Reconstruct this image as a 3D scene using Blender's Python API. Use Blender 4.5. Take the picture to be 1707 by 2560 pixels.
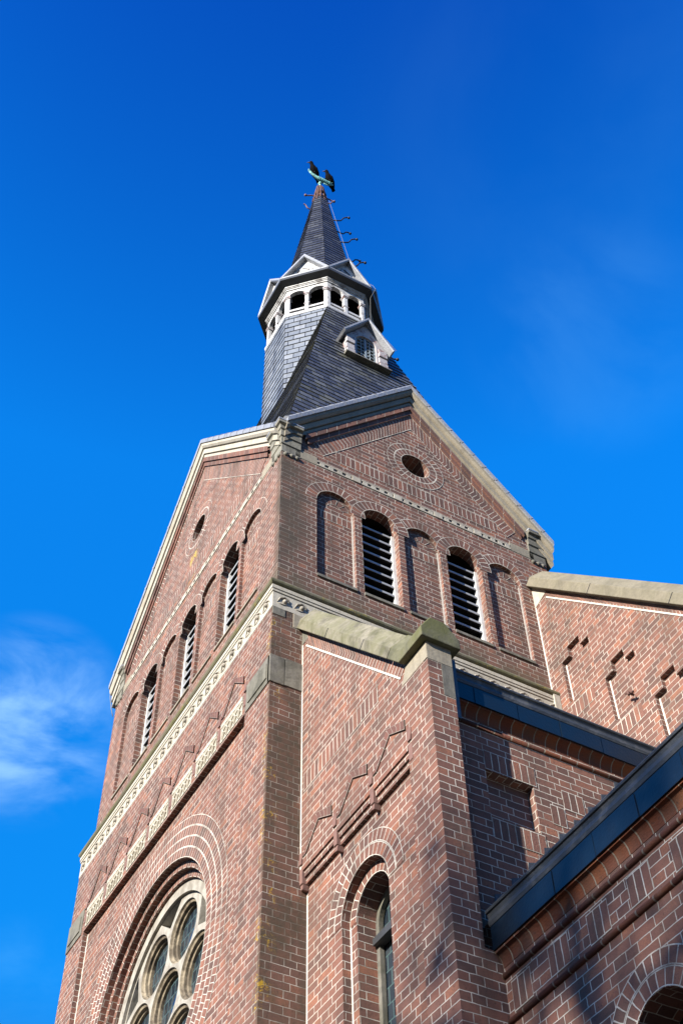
import bpy, bmesh, math, random
from mathutils import Vector, Matrix
from mathutils.geometry import tessellate_polygon
random.seed(7)
PI = math.pi
R = math.radians
for o in list(bpy.data.objects): bpy.data.objects.remove(o)
scene = bpy.context.scene
COL = scene.collection

# ---------------------------------------------------------------- camera
YAW, PITCH, ROLL = R(149.5702), R(51.6275), R(-1.5163)
fw = Vector((math.cos(PITCH)*math.cos(YAW), math.cos(PITCH)*math.sin(YAW), math.sin(PITCH)))
rt = Vector((math.sin(YAW), -math.cos(YAW), 0)); up = rt.cross(fw)
rt2 = math.cos(ROLL)*rt + math.sin(ROLL)*up; up2 = -math.sin(ROLL)*rt + math.cos(ROLL)*up
cam = bpy.data.cameras.new('camera'); co = bpy.data.objects.new('camera', cam); COL.objects.link(co)
cam.sensor_fit = 'VERTICAL'; cam.sensor_height = 36.0; cam.sensor_width = 24.0
cam.lens = 3240.116/2560*36.0
cam.clip_start = 0.05; cam.clip_end = 5000
co.matrix_world = Matrix(((rt2.x, up2.x, -fw.x, 8.047), (rt2.y, up2.y, -fw.y, -3.911), (rt2.z, up2.z, -fw.z, 1.65), (0, 0, 0, 1)))
scene.camera = co

# ---------------------------------------------------------------- sky, sun, exposure
SUN_EL, SUN_AZ = R(21.0), R(18.4)                 # azimuth from -Y towards +X
sdir = Vector((math.sin(SUN_AZ)*math.cos(SUN_EL), -math.cos(SUN_AZ)*math.cos(SUN_EL), math.sin(SUN_EL)))
w = bpy.data.worlds.new('World'); scene.world = w; w.use_nodes = True
nt = w.node_tree; nt.nodes.clear()
def nd(nt, t, ins=None, **kw):
    n = nt.nodes.new(t)
    for k, v in kw.items(): setattr(n, k, v)
    for k, v in (ins or {}).items():
        s = n.inputs[k]
        if hasattr(v, 'is_linked') or isinstance(v, bpy.types.NodeSocket): nt.links.new(v, s)
        else: s.default_value = v
    return n
sky = nd(nt, 'ShaderNodeTexSky', sky_type='NISHITA')
sky.sun_disc = False; sky.sun_elevation = SUN_EL; sky.sun_rotation = math.atan2(sdir.x, sdir.y)
sky.altitude = 0; sky.air_density = 1.0; sky.dust_density = 0.2; sky.ozone_density = 3.0
tc = nd(nt, 'ShaderNodeTexCoord')
# polarised winter sky: less red, deeper blue, darker towards the zenith
hz = nd(nt, 'ShaderNodeValToRGB', {0: nd(nt, 'ShaderNodeSeparateXYZ', {0: tc.outputs['Generated']}).outputs[2]})
els = hz.color_ramp.elements
for p_, c_ in ((0.02, (0.30, 0.30, 0.40, 1)), (0.35, (0.32, 0.50, 0.70, 1)), (0.52, (0.03, 0.92, 1.60, 1)), (0.80, (0.03, 1.10, 2.12, 1)), (0.97, (0.02, 0.42, 1.42, 1))):
    e_ = els.new(p_); e_.color = c_
els.remove(els[0]); els.remove(els[len(els)-1])
gr = nd(nt, 'ShaderNodeMix', {0: 1.0, 6: sky.outputs[0], 7: hz.outputs[0]}, data_type='RGBA', blend_type='MULTIPLY')
hs = nd(nt, 'ShaderNodeVectorMath', {0: gr.outputs[2], 'Scale': 1.08}, operation='SCALE')
def cloud(prev, d, inner, outer, scale, stretch, amount, det=6.0, rot=0.0, tint=(1.7, 4.7, 7.4, 1)):
    dn = nd(nt, 'ShaderNodeVectorMath', {0: tc.outputs['Generated'], 1: Vector(d).normalized()}, operation='DOT_PRODUCT')
    mr = nd(nt, 'ShaderNodeMapRange', {'Value': dn.outputs['Value'], 'From Min': math.cos(R(outer)), 'From Max': math.cos(R(inner))}, interpolation_type='SMOOTHSTEP')
    mp = nd(nt, 'ShaderNodeMapping', {'Vector': tc.outputs['Generated'], 'Scale': stretch, 'Rotation': (0, 0, rot)})
    ns = nd(nt, 'ShaderNodeTexNoise', {'Vector': mp.outputs[0], 'Scale': scale, 'Detail': det, 'Roughness': 0.55, 'Distortion': 0.4})
    m2 = nd(nt, 'ShaderNodeMapRange', {'Value': ns.outputs[0], 'From Min': 0.38, 'From Max': 0.72, 'To Max': amount}, interpolation_type='SMOOTHSTEP')
    mu = nd(nt, 'ShaderNodeMath', {0: mr.outputs[0], 1: m2.outputs[0]}, operation='MULTIPLY')
    mx = nd(nt, 'ShaderNodeMix', {0: mu.outputs[0], 6: prev, 7: tint}, data_type='RGBA')
    return mx.outputs[2]
def pixdir(px, py):
    v = Vector(((px-853.5)/3240.1, -(py-1280)/3240.1, -1.0))
    return (co.matrix_world.to_3x3() @ v).normalized()
c1 = cloud(hs.outputs[0], pixdir(70, 1800), 0.3, 4.8, 8.0, (1, 1, 2.8), 0.60, 10.0, 0.4, (2.8, 4.7, 6.9, 1))
c1 = cloud(c1, pixdir(1480, 830), 0.5, 6.0, 7.0, (1.2, 1, 1.5), 0.05)
c1 = cloud(c1, pixdir(60, 2450), 0.5, 3.0, 6.0, (1, 1, 2), 0.10)
c1 = cloud(c1, pixdir(1500, 300), 2.0, 12.0, 4.0, (1, 1.2, 1.5), 0.02)
bg = nd(nt, 'ShaderNodeBackground', {'Color': c1, 'Strength': 0.081})
nt.links.new(bg.outputs[0], nd(nt, 'ShaderNodeOutputWorld').inputs[0])
sl = bpy.data.lights.new('sun', 'SUN'); sl.energy = 5.0; sl.angle = R(0.53); sl.color = (1.0, 0.93, 0.83)
so = bpy.data.objects.new('sun', sl); COL.objects.link(so); so.rotation_euler = sdir.to_track_quat('Z', 'Y').to_euler(); so.location = (20, -40, 40)
scene.view_settings.view_transform = 'Standard'; scene.view_settings.look = 'None'
scene.view_settings.exposure = 1.35; scene.view_settings.gamma = 1.0
scene.render.engine = 'CYCLES'

# ---------------------------------------------------------------- materials
def new_mat(name):
    m = bpy.data.materials.new(name); m.use_nodes = True
    t = m.node_tree; t.nodes.clear()
    p = nd(t, 'ShaderNodeBsdfPrincipled'); out = nd(t, 'ShaderNodeOutputMaterial', {0: p.outputs[0]})
    return m, t, p
def ramp(t, fac, stops):
    r = nd(t, 'ShaderNodeValToRGB', {0: fac}); e = r.color_ramp.elements
    while len(e) < len(stops): e.new(0.5)
    for i, (p, c) in enumerate(stops): e[i].position = p; e[i].color = (*c, 1)
    return r.outputs[0]
def mixc(t, f, a, b, bt='MIX'):
    n = nd(t, 'ShaderNodeMix', {0: f, 6: a, 7: b}, data_type='RGBA', blend_type=bt); return n.outputs[2]
def rng(t, v, a, b, c=0.0, d=1.0, smooth=True):
    n = nd(t, 'ShaderNodeMapRange', {'Value': v, 'From Min': a, 'From Max': b, 'To Min': c, 'To Max': d})
    if smooth: n.interpolation_type = 'SMOOTHSTEP'
    return n.outputs[0]
def mth(t, op, a, b=0.0): return nd(t, 'ShaderNodeMath', {0: a, 1: b}, operation=op).outputs[0]
def noise(t, vec, s, d=4.0, r=0.55, dist=0.0): return nd(t, 'ShaderNodeTexNoise', {'Vector': vec, 'Scale': s, 'Detail': d, 'Roughness': r, 'Distortion': dist}).outputs[0]
BR = [(0.0, (0.1058, 0.06048, 0.04968)), (0.25, (0.1426, 0.07056, 0.054)), (0.6, (0.1817, 0.08624, 0.06372)), (0.93, (0.2116, 0.09408, 0.0648)), (1.0, (0.2702, 0.1142, 0.06804))]
def brick_mat(name, bw=0.2208, rh=0.0679, off=0.5, sq=0.5, joint=0.0037, cols=BR, mortar=(0.54, 0.50, 0.43), extra=None, bump=0.9):
    m, t, p = new_mat(name)
    uv = nd(t, 'ShaderNodeUVMap').outputs[0]; pos = nd(t, 'ShaderNodeNewGeometry').outputs['Position']
    wob = nd(t, 'ShaderNodeTexNoise', {'Vector': pos, 'Scale': 9.0, 'Detail': 3.0})
    sh = nd(t, 'ShaderNodeVectorMath', {0: wob.outputs['Color'], 1: (0.5, 0.5, 0.5)}, operation='SUBTRACT').outputs[0]
    sh = nd(t, 'ShaderNodeVectorMath', {0: sh, 'Scale': 0.012}, operation='SCALE').outputs[0]
    uvw = nd(t, 'ShaderNodeVectorMath', {0: uv, 1: sh}, operation='ADD').outputs[0]
    b = nd(t, 'ShaderNodeTexBrick', {'Vector': uvw, 'Color1': (0, 0, 0, 1), 'Color2': (1, 1, 1, 1), 'Mortar': (0.5, 0.5, 0.5, 1), 'Scale': 1.0, 'Mortar Size': joint, 'Mortar Smooth': 0.25, 'Bias': 0.0, 'Brick Width': bw, 'Row Height': rh}, offset=off, offset_frequency=2, squash=sq, squash_frequency=2)
    fine = noise(t, pos, 70.0, 4.0, 0.65)
    tint = mth(t, 'ADD', b.outputs['Color'], mth(t, 'MULTIPLY', mth(t, 'SUBTRACT', fine, 0.5), 0.8))
    col = ramp(t, tint, cols)
    big = noise(t, pos, 1.3, 4.0, 0.6)
    col = mixc(t, rng(t, big, 0.35, 0.75, 0.0, 0.35), col, (0.088, 0.056, 0.047, 1))
    mort = mixc(t, rng(t, noise(t, pos, 5.0, 5.0), 0.42, 0.72, 0.0, 0.75), (*mortar, 1), (0.19, 0.17, 0.14, 1))
    col = mixc(t, b.outputs['Fac'], col, mort)
    soot = rng(t, noise(t, pos, 3.2, 6.0, 0.7), 0.48, 0.76, 0.0, 0.62)
    col = mixc(t, soot, col, (0.07, 0.052, 0.04, 1))
    mp = nd(t, 'ShaderNodeMapping', {'Vector': pos, 'Scale': (4.0, 4.0, 0.45)}).outputs[0]
    col = mixc(t, rng(t, noise(t, mp, 1.1, 6.0, 0.65), 0.46, 0.74, 0.0, 0.5), col, (0.060, 0.046, 0.036, 1))
    pale = rng(t, noise(t, pos, 2.6, 5.0, 0.7, 1.0), 0.60, 0.76, 0.0, 0.28)
    col = mixc(t, pale, col, (0.24, 0.17, 0.14, 1))
    pit = rng(t, noise(t, pos, 38.0, 3.0, 0.7), 0.60, 0.70, 0.0, 0.6)
    col = mixc(t, pit, col, (0.045, 0.03, 0.025, 1))
    if extra: col = extra(t, pos, col)
    h = mth(t, 'ADD', mth(t, 'MULTIPLY', b.outputs['Fac'], -1.0), mth(t, 'MULTIPLY', noise(t, pos, 60.0, 5.0, 0.75), 1.1))
    h = mth(t, 'ADD', h, mth(t, 'MULTIPLY', b.outputs['Color'], 0.5))
    bp = nd(t, 'ShaderNodeBump', {'Height': h, 'Strength': bump, 'Distance': 0.007})
    p.inputs['Roughness'].default_value = 0.88; p.inputs['Specular IOR Level'].default_value = 0.25
    t.links.new(col, p.inputs['Base Color']); t.links.new(bp.outputs[0], p.inputs['Normal'])
    return m
def sep(t, pos):
    s = nd(t, 'ShaderNodeSeparateXYZ', {0: pos}); return s.outputs
def lichen(t, pos, col, mask, sc=26.0, c=(0.62, 0.42, 0.03, 1), th=0.60):
    n = noise(t, pos, sc, 6.0, 0.75, 0.8); patch = rng(t, noise(t, pos, sc*0.16, 3.0), 0.48, 0.60)
    f = mth(t, 'MULTIPLY', mth(t, 'MULTIPLY', rng(t, n, th-0.06, th+0.02), mask), patch)
    return mixc(t, f, col, c)
def tower_wear(t, pos, col):
    x, y, z = sep(t, pos)
    # weathered, darker, greenish old bricks on the side strip next to the corner; yellow lichen on the arris
    a = rng(t, x, -0.02, 0.03); b_ = rng(t, y, 0.75, 0.35)
    wz = rng(t, noise(t, pos, 2.2, 5.0, 0.6), 0.30, 0.6, 0.25, 0.9)
    col = mixc(t, mth(t, 'MULTIPLY', mth(t, 'MULTIPLY', a, b_), mth(t, 'MULTIPLY', wz, 0.95)), col, mixc(t, rng(t, noise(t, pos, 14.0), 0.4, 0.6), (0.055, 0.045, 0.03, 1), (0.08, 0.05, 0.034, 1)))
    d = mth(t, 'MAXIMUM', mth(t, 'ABSOLUTE', mth(t, 'SUBTRACT', x, 0.03)), mth(t, 'ABSOLUTE', mth(t, 'SUBTRACT', y, -0.01)))
    return lichen(t, pos, col, rng(t, d, 0.12, 0.03), 26.0, (0.36, 0.23, 0.02, 1), th=0.585)
def belfry_wear(t, pos, col):
    x, y, z = sep(t, pos)
    a = rng(t, x, -0.2, -0.06); f = rng(t, y, 0.62, 0.2)
    nz = rng(t, noise(t, pos, 2.0, 5.0, 0.6), 0.28, 0.62, 0.1, 0.85)
    dark = mth(t, 'MULTIPLY', mth(t, 'MULTIPLY', a, f), nz)
    col = mixc(t, dark, col, (0.062, 0.052, 0.038, 1))
    base = mth(t, 'MULTIPLY', rng(t, z, 12.25, 11.9), rng(t, noise(t, pos, 3.0), 0.35, 0.6, 0.1, 0.65))
    col = mixc(t, base, col, (0.085, 0.072, 0.046, 1))
    # yellow streak running down from the round opening
    sx = rng(t, mth(t, 'ABSOLUTE', mth(t, 'ADD', x, 2.60)), 0.16, 0.03); sz = mth(t, 'MULTIPLY', rng(t, z, 14.3, 14.7), rng(t, z, 15.35, 15.2))
    return lichen(t, pos, col, mth(t, 'MULTIPLY', sx, sz), 38.0, (0.42, 0.31, 0.05, 1), 0.50)
M = {}
M['brick'] = brick_mat('red brick bond', extra=tower_wear)
M['brick_belfry'] = brick_mat('weathered belfry brick', extra=belfry_wear)
M['brick_plain'] = brick_mat('red brick side walls')
M['soldier'] = brick_mat('soldier course brick', bw=0.22, off=0.0, sq=1.0, joint=0.005)
M['soldier_half'] = brick_mat('voussoir brick', bw=0.108, off=0.0, sq=1.0, joint=0.005)
M['soldier_short'] = brick_mat('niche voussoir brick', bw=0.15, off=0.0, sq=1.0, joint=0.005)
M['strip_brick'] = brick_mat('moulded brick course', bw=0.22, rh=0.0, off=0.0, sq=1.0) if False else brick_mat('moulded brick course', bw=0.22, rh=0.5, off=0.0, sq=1.0)
M['coving'] = brick_mat('orange coving brick', bw=0.11, rh=0.5, off=0.0, sq=1.0, joint=0.006, cols=[(0, (0.0975, 0.027, 0.0135)), (0.5, (0.135, 0.039, 0.0165)), (1, (0.165, 0.05625, 0.0225))], mortar=(0.2025, 0.1725, 0.135))
M['rollbrick'] = brick_mat('roll moulding brick', bw=0.16, rh=5.0, off=0.0, sq=1.0, joint=0.007, cols=[(0, (0.075, 0.0225, 0.015)), (0.6, (0.1125, 0.0375, 0.02025)), (1, (0.15, 0.05025, 0.02025))], mortar=(0.2025, 0.1725, 0.135))
def stone_mat(name, base, dark, green=0.0, sootamt=0.55, lich=0.0, rough=0.85, bump=0.35, sc=2.5, th=(0.42, 0.72)):
    m, t, p = new_mat(name)
    pos = nd(t, 'ShaderNodeNewGeometry').outputs['Position']
    n1 = noise(t, pos, sc, 7.0, 0.65, 0.6); n2 = noise(t, pos, 30.0, 5.0, 0.65)
    col = mixc(t, rng(t, n2, 0.3, 0.75), (*base, 1), (*[c*0.78 for c in base], 1))
    col = mixc(t, rng(t, n1, th[0], th[1], 0.0, sootamt), col, (*dark, 1))
    # rain streaks, stretched vertically
    mp = nd(t, 'ShaderNodeMapping', {'Vector': pos, 'Scale': (9, 9, 0.8)}).outputs[0]
    col = mixc(t, rng(t, noise(t, mp, 1.6, 5.0), 0.5, 0.75, 0.0, sootamt*0.7), col, (*dark, 1))
    if green: col = mixc(t, rng(t, noise(t, pos, 3.5, 6.0, 0.7), 0.36, 0.62, 0.0, green), col, (0.085, 0.088, 0.026, 1))
    if lich: col = lichen(t, pos, col, lich, 22.0)
    bp = nd(t, 'ShaderNodeBump', {'Height': mth(t, 'ADD', n2, mth(t, 'MULTIPLY', noise(t, pos, 140.0, 2.0), 0.4)), 'Strength': bump, 'Distance': 0.01})
    p.inputs['Roughness'].default_value = rough; p.inputs['Specular IOR Level'].default_value = 0.3
    t.links.new(col, p.inputs['Base Color']); t.links.new(bp.outputs[0], p.inputs['Normal'])
    return m
M['stone'] = stone_mat('pale sandstone', (0.2642, 0.2325, 0.1743), (0.1057, 0.09511, 0.07397), sootamt=0.45)
M['stone_white'] = stone_mat('cream limestone', (0.4103, 0.3792, 0.3108), (0.2113, 0.1803, 0.1243), sootamt=0.4)
M['stone_grey'] = stone_mat('grey weathered stone', (0.160, 0.150, 0.125), (0.045, 0.043, 0.037), green=0.14, sootamt=0.8, sc=4.0)
M['stone_kneeler'] = stone_mat('sooty kneeler stone', (0.21, 0.20, 0.165), (0.055, 0.052, 0.044), green=0.1, sootamt=0.75, sc=4.0)
M['stone_rose'] = stone_mat('weathered rose tracery stone', (0.33, 0.31, 0.265), (0.12, 0.10, 0.075), sootamt=0.6, sc=5.0, th=(0.4, 0.66))
M['stone_tracery'] = stone_mat('sooty brown tracery moulding', (0.27, 0.225, 0.155), (0.055, 0.042, 0.028), sootamt=0.85, sc=6.0, th=(0.36, 0.6))
M['stone_moss'] = stone_mat('mossy coping stone', (0.2214, 0.2009, 0.1517), (0.0451, 0.04264, 0.02788), green=0.5, sootamt=0.75, sc=4.0)
M['stone_cap'] = stone_mat('dark mossy cap stone', (0.13, 0.125, 0.075), (0.05, 0.05, 0.032), green=0.75, sootamt=0.7, sc=4.0)
M['stone_torus'] = stone_mat('dirty string course stone', (0.1368, 0.1243, 0.08392), (0.05594, 0.05284, 0.03108), green=0.6, sootamt=0.7, lich=0.35)
M['carved'] = stone_mat('carved band stone', (0.3419, 0.3108, 0.2549), (0.08702, 0.0777, 0.06216), sootamt=0.6, sc=5.0, bump=0.8)
def simple(name, base, rough=0.5, metal=0.0, var=0.25, sc=6.0, spec=0.5, dark=None, th=(0.45, 0.7), bump=0.0, coat=0.0):
    m, t, p = new_mat(name)
    pos = nd(t, 'ShaderNodeNewGeometry').outputs['Position']
    n = noise(t, pos, sc, 6.0, 0.65, 0.5)
    dk = dark or [c*0.5 for c in base]
    col = mixc(t, rng(t, n, th[0], th[1], 0.0, var), (*base, 1), (*dk, 1))
    t.links.new(col, p.inputs['Base Color'])
    p.inputs['Roughness'].default_value = rough; p.inputs['Metallic'].default_value = metal; p.inputs['Specular IOR Level'].default_value = spec
    p.inputs['Coat Weight'].default_value = coat
    if bump:
        bp = nd(t, 'ShaderNodeBump', {'Height': noise(t, pos, 40.0, 4.0), 'Strength': bump, 'Distance': 0.008}); t.links.new(bp.outputs[0], p.inputs['Normal'])
    return m
M['lead'] = simple('weathered lead', (0.2716, 0.2834, 0.307), 0.5, 0.15, 0.6, 9.0, dark=(0.1417, 0.1535, 0.1712), bump=0.5)
M['paint'] = simple('flaking white paint', (0.47, 0.47, 0.465), 0.7, 0.0, 0.9, 9.0, dark=(0.15, 0.14, 0.135), th=(0.47, 0.66), bump=0.5)
M['paint_worn'] = simple('worn paint over red brick', (0.3485, 0.3276, 0.3276), 0.7, 0.0, 0.9, 10.0, dark=(0.1742, 0.07667, 0.06273), th=(0.5, 0.62), bump=0.5)
M['timber_dark'] = simple('dark lead trim', (0.035, 0.03675, 0.0385), 0.5, 0.0, 0.5, 8.0)
M['void'] = simple('interior shade black', (0.012, 0.011, 0.010), 0.95, spec=0.05)  # near-black colour stands in for the darkness inside the openings
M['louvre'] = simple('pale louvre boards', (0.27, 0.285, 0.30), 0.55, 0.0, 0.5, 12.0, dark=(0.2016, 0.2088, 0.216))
M['louvre_shade'] = simple('shade dark louvre boards', (0.03, 0.03, 0.032), 0.9, spec=0.1)  # near-black colour paints in the shade on the slat undersides
M['frame_white'] = simple('white louvre frame', (0.544, 0.5355, 0.51), 0.6, 0.0, 0.5, 10.0)
M['zinc'] = simple('dark grey gutter zinc', (0.040, 0.045, 0.052), 0.5, 0.2, 0.8, 7.0, dark=(0.10, 0.10, 0.10), th=(0.48, 0.66), bump=0.6)
M['fascia'] = simple('blue black slate fascia', (0.0035, 0.0105, 0.021), 0.35, 0.0, 0.7, 4.0, dark=(0.006, 0.009, 0.013), th=(0.35, 0.75), bump=0.3, spec=0.35)
M['rust'] = simple('rusty iron', (0.1181, 0.05904, 0.04428), 0.8, 0.2, 0.8, 20.0, dark=(0.04723, 0.02657, 0.02362))
M['rust_light'] = simple('rusty rod', (0.16, 0.09, 0.07), 0.7, 0.1, 0.5, 20.0)
M['iron'] = simple('black iron and frieze gap shade', (0.018, 0.017, 0.018), 0.6, 0.3)
M['copper'] = simple('verdigris copper', (0.20, 0.46, 0.42), 0.7, 0.0, 0.85, 18.0, dark=(0.04, 0.11, 0.12), th=(0.48, 0.66), bump=0.6)
M['feather'] = simple('black feathers', (0.004, 0.004, 0.005), 0.85, 0.0, 0.3, 30.0, spec=0.05)
M['grille'] = simple('pale blue grille', (0.1889, 0.2362, 0.2657), 0.5, 0.0, 0.6, 14.0, dark=(0.1299, 0.1535, 0.1653))
M['cable'] = simple('grey lightning cable', (0.16, 0.16, 0.15), 0.6)
M['ironbrown'] = simple('dark brown glazed brick', (0.082, 0.05084, 0.0451), 0.75, 0.0, 0.6, 12.0)
M['bark'] = simple('tree bark', (0.10, 0.08, 0.06), 0.9, bump=0.6)
M['leaf'] = simple('green leaves', (0.07, 0.10, 0.03), 0.6)
def slate_mat(name, cols, bw=0.205, rh=0.145, streak=None, rough=0.42, moss=0.0, edge=(0.012, 0.013, 0.016)):
    m, t, p = new_mat(name)
    uv = nd(t, 'ShaderNodeUVMap').outputs[0]; pos = nd(t, 'ShaderNodeNewGeometry').outputs['Position']
    b = nd(t, 'ShaderNodeTexBrick', {'Vector': uv, 'Color1': (0, 0, 0, 1), 'Color2': (1, 1, 1, 1), 'Mortar': (0.5, 0.5, 0.5, 1), 'Scale': 1.0, 'Mortar Size': 0.007, 'Mortar Smooth': 0.1, 'Bias': 0.0, 'Brick Width': bw, 'Row Height': rh}, offset=0.5, offset_frequency=2, squash=1.0)
    tint = mth(t, 'ADD', b.outputs['Color'], mth(t, 'MULTIPLY', mth(t, 'SUBTRACT', noise(t, pos, 16.0, 5.0), 0.5), 0.9))
    col = ramp(t, tint, cols)
    mp = nd(t, 'ShaderNodeMapping', {'Vector': pos, 'Scale': (3.0, 3.0, 0.5)}).outputs[0]
    col = mixc(t, rng(t, noise(t, mp, 1.2, 5.0, 0.6), 0.48, 0.68, 0.0, 0.6), col, (0.035, 0.038, 0.045, 1))
    if streak:
        mp2 = nd(t, 'ShaderNodeMapping', {'Vector': pos, 'Scale': (16.0, 16.0, 1.6)}).outputs[0]
        col = mixc(t, mth(t, 'MULTIPLY', rng(t, noise(t, mp2, 1.0, 4.0, 0.7), 0.66, 0.72), rng(t, noise(t, pos, 9.0, 2.0), 0.45, 0.6)), col, (0.34, 0.34, 0.34, 1))
    if moss: col = mixc(t, rng(t, noise(t, pos, 3.0, 6.0, 0.7), 0.5, 0.68, 0.0, moss), col, (0.13, 0.125, 0.06, 1))
    col = mixc(t, b.outputs['Fac'], col, (*edge, 1))
    h = mth(t, 'MULTIPLY', b.outputs['Fac'], -0.8)
    h = mth(t, 'ADD', h, mth(t, 'MULTIPLY', noise(t, pos, 60.0, 3.0), 0.25)); h = mth(t, 'ADD', h, mth(t, 'MULTIPLY', b.outputs['Color'], 0.35))
    bp = nd(t, 'ShaderNodeBump', {'Height': h, 'Strength': 0.6, 'Distance': 0.012})
    t.links.new(col, p.inputs['Base Color']); t.links.new(bp.outputs[0], p.inputs['Normal'])
    p.inputs['Roughness'].default_value = rough; p.inputs['Specular IOR Level'].default_value = 0.6
    return m
SL_OLD = [(0, (0.02583, 0.0287, 0.03329)), (0.5, (0.05166, 0.0574, 0.06429)), (1, (0.09758, 0.1062, 0.1148))]
SL = [(0, (0.024, 0.0255, 0.027)), (0.5, (0.050, 0.053, 0.0555)), (1, (0.105, 0.110, 0.112))]
M['slate'] = slate_mat('grey blue slate', SL, moss=0.5)
M['slate_shaft'] = slate_mat('pale shaft slate', [(0, (0.1181, 0.1328, 0.1535)), (0.5, (0.1594, 0.1771, 0.1978)), (1, (0.2125, 0.2273, 0.248))])  # paler base colour than the other spire slates
M['slate_dark'] = slate_mat('dark spire slate', [(0, (0.015, 0.016, 0.0175)), (0.5, (0.028, 0.030, 0.032)), (1, (0.056, 0.059, 0.061))], bw=0.18, streak=True)
M['slate_moss'] = slate_mat('mossy slate flank', [(0, (0.0287, 0.0287, 0.02583)), (0.5, (0.04305, 0.04305, 0.03731)), (1, (0.0574, 0.0574, 0.04879))], bw=0.15, moss=0.9)
def glass_mat(name, lead=True, base=(0.010, 0.015, 0.021)):
    m, t, p = new_mat(name)
    uv = nd(t, 'ShaderNodeUVMap').outputs[0]; pos = nd(t, 'ShaderNodeNewGeometry').outputs['Position']
    b = nd(t, 'ShaderNodeTexBrick', {'Vector': uv, 'Color1': (0, 0, 0, 1), 'Color2': (1, 1, 1, 1), 'Mortar': (0, 0, 0, 1), 'Scale': 1.0, 'Mortar Size': 0.006, 'Mortar Smooth': 0.1, 'Bias': 0.0, 'Brick Width': 0.09, 'Row Height': 0.13}, offset=0.5, offset_frequency=2, squash=1.0)
    col = ramp(t, b.outputs['Color'], [(0, base), (0.6, [c*1.8 for c in base]), (1, (0.035, 0.042, 0.048))])
    col = mixc(t, b.outputs['Fac'], col, (0.02, 0.05, 0.05, 1))
    t.links.new(col, p.inputs['Base Color'])
    t.links.new(rng(t, b.outputs['Fac'], 0, 1, 0.06, 0.6), p.inputs['Roughness'])
    bp = nd(t, 'ShaderNodeBump', {'Height': mth(t, 'ADD', noise(t, pos, 9.0, 2.0), b.outputs['Color']), 'Strength': 0.25, 'Distance': 0.01}); t.links.new(bp.outputs[0], p.inputs['Normal'])
    p.inputs['Specular IOR Level'].default_value = 0.9
    return m
M['glass'] = glass_mat('leaded church glass')

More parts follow.
